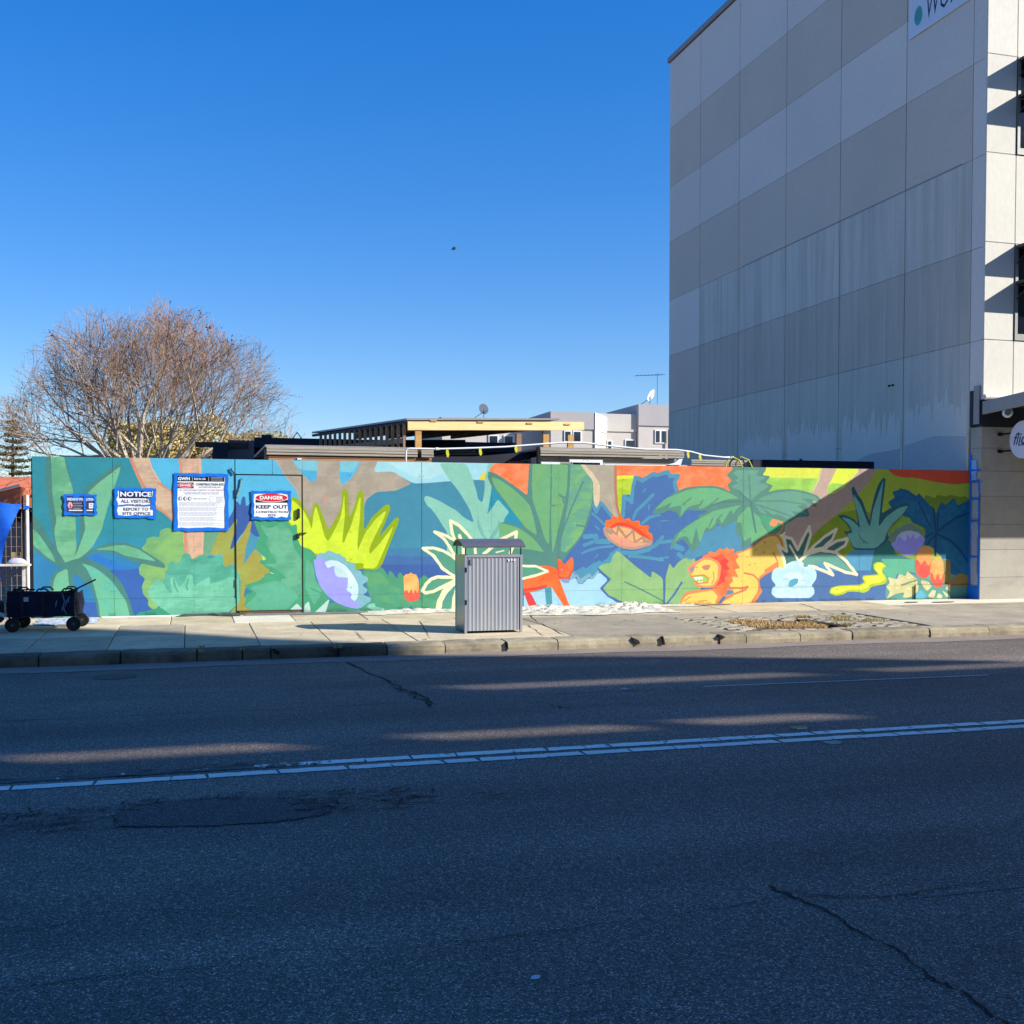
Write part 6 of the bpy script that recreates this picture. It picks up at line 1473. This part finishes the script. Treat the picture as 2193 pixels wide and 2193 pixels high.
tag(hp.build('covered_heap', surf('pale_cloth', rgb(200, 200, 214), rgb(176, 178, 196), 8, .8), smooth=True), 'pale cloth heap lying on the white plank behind the wagon', 'cloth heap')
tag(box('box_tub', -2.50, -2.38, 17.9, 18.0, 1.0, 1.2, surf('tan_box', rgb(170, 150, 100), rgb(150, 130, 90), 9)), 'small tan box behind the wire mesh above the white plank', 'box')
mound = MB(); vs = []; fs = []
for i in range(25):
    for j in range(13):
        x = -4.6 + i * .15; y = 18.4 + j * .15; vs.append((x, y, .18 + max(0, .42 * math.sin(math.pi * i / 24) ** .5 * math.sin(math.pi * j / 12)) + random.gauss(0, .03)))
for i in range(24):
    for j in range(12): a = i * 13 + j; fs.append((a, a + 13, a + 14, a + 1))
o = mound.add(vs, fs).build('rubble_heap', surf('rubble', rgb(186, 170, 146), rgb(130, 116, 98), 9, .95, bump=.5)); o['kind'] = 'stuff'; o['label'] = 'heap of pale sandy rubble behind the temporary fence'
cn = thing('dark_container', 'dark shed wall seen through the wire mesh at left', 'shed', (-3.5, 22, .17))
m = MB(); m.prism([(-8, .17), (-2.2, .17), (-2.2, 1.72), (-2.62, 1.78), (-3.1, 1.95), (-8, 1.95)], 'y', 21, 23.5); m.build('wall', M_DARKB, cn)
m = MB(); m.prism([(-8, 1.96), (-3.1, 1.96), (-2.62, 1.79), (-2.1, 1.73), (-2.1, 1.85), (-8, 2.1)], 'y', 20.9, 23.6); m.build('roof', surf('tan_roof', rgb(160, 136, 112), rgb(140, 120, 100), 4, .8), cn)
# houses beyond
M_ORB = surf('orange_brick', rgb(214, 126, 84), rgb(170, 96, 66), 3, .85, bump=.2, bscale=20, fine=.4)
M_TILE = surf('terracotta_roof', rgb(232, 134, 94), rgb(206, 112, 78), 4, .8, bump=.4, bscale=8, fine=.3)
def house(x0, x1, y, zw, zr, lb, roof=M_TILE, wall=M_ORB):
    t = thing('house', lb, 'house', ((x0 + x1) / 2, y, 0))
    w = box('wall', x0, x1, y, y + 8, 0, zw, wall, t)
    m = MB(); m.prism([(y - .5, zw - .05), (y + 4, zr), (y + 8.5, zw - .05), (y + 8.5, zw - .2), (y + 4, zr - .2), (y - .5, zw - .2)], 'x', x0 - .4, x1 + .4); m.build('roof', roof, t)
    for k in range(3):
        a = x0 + (x1 - x0) * (.18 + .3 * k); f = box('window', a - .1, a + 1.1, y - .06, y, 1.0, 2.3, M_WHITE, t); box('pane', a, a + 1.0, y - .09, y - .061, 1.1, 2.2, M_GLASS, f)
    return t
house(-23, -7.9, 62, 2.9, 4.25, 'orange tiled brick house far behind the fence at the left edge')
h2 = thing('gabled_outbuilding', 'low outbuilding with white gable edge in front of the orange house', 'outbuilding', (-9, 50, 0))
m = MB(); m.prism([(-15, .1), (-5.9, .1), (-5.9, 2.36), (-15, 2.36)], 'y', 50, 53); m.build('wall', surf('grey_outwall', rgb(150, 142, 134), None, 3), h2)
m = MB(); m.prism([(-9.5, 2.38), (-6.6, 3.2), (-6.6, 2.38)], 'y', 49.8, 53); m.build('roof', M_TILE, h2)
bar('barge_board', (-9.5, 49.75, 2.42), (-6.6, 49.75, 3.26), .08, .09, M_WHITE, h2); box('gutter', -15, -5.9, 49.7, 49.8, 2.24, 2.36, M_WHITE, h2)

# ------------------------------------------------------------------ trees
def tubes_mesh(segs, n=3):
    a = np.array([s_[0] for s_ in segs], np.float64); b = np.array([s_[1] for s_ in segs]); ra = np.array([s_[2] for s_ in segs]); rb = np.array([s_[3] for s_ in segs])
    d = b - a; d /= np.linalg.norm(d, axis=1, keepdims=True) + 1e-9
    ref = np.where(np.abs(d[:, 2:3]) < .9, np.array([[0, 0, 1.]]), np.array([[1., 0, 0]])); u = np.cross(d, ref); u /= np.linalg.norm(u, axis=1, keepdims=True); w = np.cross(d, u)
    V = []; N = len(a)
    for (p, r_) in ((a, ra), (b, rb)):
        for k in range(n):
            t = 2 * math.pi * k / n; V.append(p + (u * math.cos(t) + w * math.sin(t)) * r_[:, None])
    V = np.stack(V, 1).reshape(-1, 3); base = np.arange(N)[:, None] * 2 * n
    F = np.concatenate([base + np.array([[k, (k + 1) % n, n + (k + 1) % n, n + k]]) for k in range(n)], 0)
    return V, F
def np_mesh(name, V, F, mat, parent, kind=None):
    o0 = np.array(OR.get(parent.name, (0, 0, 0)))
    me = bpy.data.meshes.new(name); me.from_pydata((V - o0).tolist(), [], F.tolist()); me.materials.append(mat); me.update()
    ob = bpy.data.objects.new(name, me); COLL.objects.link(ob); ob.parent = parent; OR[ob.name] = tuple(o0)
    if kind: ob['kind'] = kind
    return ob
TB = Vector((-1.7, 45, .1)); rt = random.Random(11)
segs_big = []; segs_tw = []; tips = []
CC = np.array([-1.3, 45, 3.0]); RAD = np.array([6.0, 4.8, 6.75])
def inside(p):
    q = (np.array(p) - CC) / RAD; a = math.atan2(q[2], q[0]); b = math.atan2(q[1], q[0])
    return (q * q).sum() < (1.0 + .025 * math.sin(9 * a + 1) + .04 * math.sin(17 * a + b * 5) + .03 * math.sin(5 * b + 2)) ** 2
def grow(p, d, r_, L, depth):
    n = 4 if depth < 3 else 3; q = Vector(p); dd = Vector(d); r0 = r_
    for i in range(n):
        dd = (dd + Vector((rt.gauss(0, .09), rt.gauss(0, .09), rt.gauss(0, .06) + (.07 if depth > 0 else .02)))).normalized()
        q2 = q + dd * L / n; r1 = r0 * .86
        (segs_big if depth < 3 else segs_tw).append((tuple(q), tuple(q2), r0, r1))
        if depth > 0 and not inside(q2): tips.append(tuple(q2)); return
        if depth < 6 and depth > 0 and (i > 0 or depth > 2) or (depth == 0 and i > 1):
            for _ in range(2 if (depth in (1, 2, 3, 4) and rt.random() < .27) else 1):
                ax = dd.orthogonal().normalized(); ax = Matrix.Rotation(rt.uniform(0, 6.283), 3, dd) @ ax
                cd_ = (Matrix.Rotation(rt.uniform(.35, .85), 3, ax) @ dd).normalized()
                if depth < 6: grow(q2, cd_, r1 * (.62 if depth < 4 else .75), L * rt.uniform(.62, .85), depth + 1)
        q = q2; r0 = r1
    tips.append(tuple(q))
# trunk and main limbs
trunk_top = TB + Vector((0, 0, 3.0)); segs_big.append((tuple(TB), tuple(TB + Vector((.05, 0, 1.6))), .3, .25)); segs_big.append((tuple(TB + Vector((.05, 0, 1.6))), tuple(trunk_top), .25, .22))
for az, el, L, r_ in ((0, 82, 3.2, .17), (170, 68, 3.2, .15), (20, 62, 3.2, .15), (200, 45, 3.4, .14), (-15, 42, 3.4, .14), (90, 60, 2.8, .1), (265, 58, 2.8, .1), (160, 26, 3.4, .1), (10, 24, 3.6, .1), (120, 35, 3.0, .09), (300, 34, 3.0, .09), (45, 38, 3.0, .09), (225, 32, 3, .09), (185, 14, 3.4, .08), (-5, 13, 3.4, .08)):
    a, e = R(az), R(el); st = TB + Vector((.05, 0, rt.uniform(2.0, 3.4))); grow(st, Vector((math.cos(a) * math.cos(e), math.sin(a) * math.cos(e), math.sin(e))), r_, L, 1)
bt = thing('bare_tree', 'large bare winter plane tree with pale twigs behind the hoarding at left', 'tree', tuple(TB))
M_BARK = surf('pale_bark', rgb(210, 196, 172), rgb(170, 156, 134), 3, .85, bump=.2, bscale=12)
M_TWIG = surf('twig_bark', rgb(180, 150, 122), rgb(140, 112, 90), 2, .9, bump=0)
V, F_ = tubes_mesh(segs_big, 6); np_mesh('trunk', V, F_, M_BARK, bt)
if len(segs_tw) > 90000: segs_tw = rt.sample(segs_tw, 90000)
segs_tw = [(a, b, max(ra, .006), max(rb, .005)) for a, b, ra, rb in segs_tw]
V, F_ = tubes_mesh(segs_tw, 3); np_mesh('twigs', V, F_, M_TWIG, bt, 'stuff')
print('tree segs', len(segs_big), len(segs_tw), len(tips))
def leaf_quads(C_, size, seed, flat=.6):
    g_ = np.random.default_rng(seed); N = len(C_); u = g_.normal(size=(N, 3)); u /= np.linalg.norm(u, axis=1, keepdims=True); w = np.cross(u, g_.normal(size=(N, 3))); w /= np.linalg.norm(w, axis=1, keepdims=True)
    s_ = size * (.6 + .8 * g_.random((N, 1))); V = np.stack([C_ - u * s_, C_ + w * s_ * .5, C_ + u * s_, C_ - w * s_ * .5], 1).reshape(-1, 3)
    return V, np.arange(N * 4).reshape(N, 4)
tp = np.array(tips); g_ = np.random.default_rng(4); sel = tp[(g_.random(len(tp)) < .05) | ((np.linalg.norm(tp - np.array([-5, 45, 5.0]), axis=1) < 1.9) & (g_.random(len(tp)) < .16)) | ((np.linalg.norm(tp - np.array([.3, 44.5, 8.5]), axis=1) < 1.6) & (g_.random(len(tp)) < .3))]
V, F_ = leaf_quads(sel + g_.normal(size=sel.shape) * .08, .06, 3); np_mesh('withered_leaves', V, F_, surf('withered_leaf', rgb(168, 98, 72), rgb(112, 66, 50), 3, .9, bump=0), bt, 'stuff')
def bushy(lb, c, rad, n, size, col, col2, seed, name='evergreen_tree', group='evergreen trees behind the bare tree'):
    t = thing(name, lb, 'tree', (c[0], c[1], 0), group)
    g_ = np.random.default_rng(seed); nl = 26; lc = g_.normal(size=(nl, 3)); lc /= np.linalg.norm(lc, axis=1, keepdims=True); lc *= g_.uniform(.35, .85, (nl, 1)); lc = lc * np.array(rad) + np.array(c)
    P = []
    for k in range(nl):
        r_ = min(rad) * g_.uniform(.28, .5); q = g_.normal(size=(n // nl, 3)); q /= np.linalg.norm(q, axis=1, keepdims=True); q *= r_ * g_.uniform(.5, 1.05, (len(q), 1)); P.append(lc[k] + q * np.array([1.2, 1, .8]))
    P = np.concatenate(P); P = P[P[:, 2] > .2]
    V, F_ = leaf_quads(P, size, seed + 1)
    np_mesh('crown', V, F_, surf('foliage%d' % seed, col, col2, .9, .8, bump=0, fine=.2, bscale=3), t, 'stuff')
    MB().tube([(c[0], c[1], 0), (c[0] + .1, c[1], c[2] * .6), (c[0], c[1], c[2])], [.25, .18, .08], 8).build('trunk', M_BARK, t)
bushy('rounded olive-green evergreen tree behind the bare tree trunk', (-1.9, 56, 4.9), (2.5, 2, 2.5), 20000, .085, rgb(176, 166, 96), rgb(206, 184, 124), 31)
bushy('lower brownish evergreen crown right of the rounded one', (1.0, 57, 4.9), (3.0, 2, 2.2), 18000, .085, rgb(204, 180, 126), rgb(170, 160, 98), 41)
bushy('small green evergreen crown beside the dark parapet roof', (3.9, 58, 4.8), (2.4, 2, 1.9), 13000, .085, rgb(190, 184, 106), rgb(160, 158, 88), 51)
bushy('reddish brown low hedge-like tree left of the bare tree trunk', (-4.4, 54, 2.9), (3.0, 1.6, 1.6), 9000, .085, rgb(164, 124, 96), rgb(140, 126, 86), 61)
# Norfolk pine
np_ = thing('norfolk_pine', 'young Norfolk pine with tiered drooping branches at the far left', 'tree', (-9.65, 70, 0))
MB().tube([(-9.65, 70, 0), (-9.65, 70, 5), (-9.6, 70, 8.0)], [.12, .09, .03], 8).build('trunk', surf('pine_bark', rgb(90, 70, 56), None), np_)
segs = []; rp = random.Random(5); lq = []
for k in range(11):
    z = 3.8 + k * .37; Lb = (1.3 - k * .1) * rp.uniform(.85, 1.1)
    for b in range(7):
        a = rp.uniform(0, 6.283); p = Vector((-9.64, 70, z)); d = Vector((math.cos(a), math.sin(a), .05))
        for i in range(6):
            q = p + d * Lb / 6; segs.append((tuple(p), tuple(q), .03, .025))
            for _ in range(9): lq.append((q.x + rp.gauss(0, .06), q.y + rp.gauss(0, .06), q.z + rp.uniform(-.02, .12)))
            d = (d + Vector((0, 0, -.04 + .035 * i))).normalized(); p = q
V, F_ = tubes_mesh(segs, 3); np_mesh('branches', V, F_, surf('pine_branch', rgb(70, 66, 50), None), np_, 'stuff')
V, F_ = leaf_quads(np.array(lq), .085, 9); np_mesh('needles', V, F_, surf('pine_needles', rgb(70, 84, 52), rgb(98, 104, 60), 2, .8, bump=0), np_, 'stuff')
for i, (x, h) in enumerate(((-12.6, 6.2), (-8.0, 5.6))):
    pass
# bird
bd_ = thing('bird', 'small dark bird gliding high in the blue sky', 'bird', (13.94, 58.95, 16.5))
m = MB(); sphere(m, (13.94, 58.95, 16.5), .045, 10, 7, (2.6, 1, .9)); m.build('body', M_BLK, bd_, smooth=True)
for s_, c_ in ((1, (.2, .14)), (-1, (-.18, -.1))):
    MB().add([(13.97, 58.95, 16.52), (13.88, 58.95, 16.5), (13.9 + c_[0] * .5, 58.95 + s_ * .2, 16.55 + c_[1]), (14.0 + c_[0], 58.95 + s_ * .3, 16.52 + c_[1] * .8), (13.98, 58.95, 16.535), (13.86, 58.95, 16.515), (13.9 + c_[0] * .5, 58.95 + s_ * .2, 16.57 + c_[1]), (14.0 + c_[0], 58.95 + s_ * .3, 16.53 + c_[1] * .8)], [(0, 1, 2, 3), (7, 6, 5, 4), (0, 4, 5, 1), (1, 5, 6, 2), (2, 6, 7, 3), (3, 7, 4, 0)]).build('wing', M_BLK, bd_)
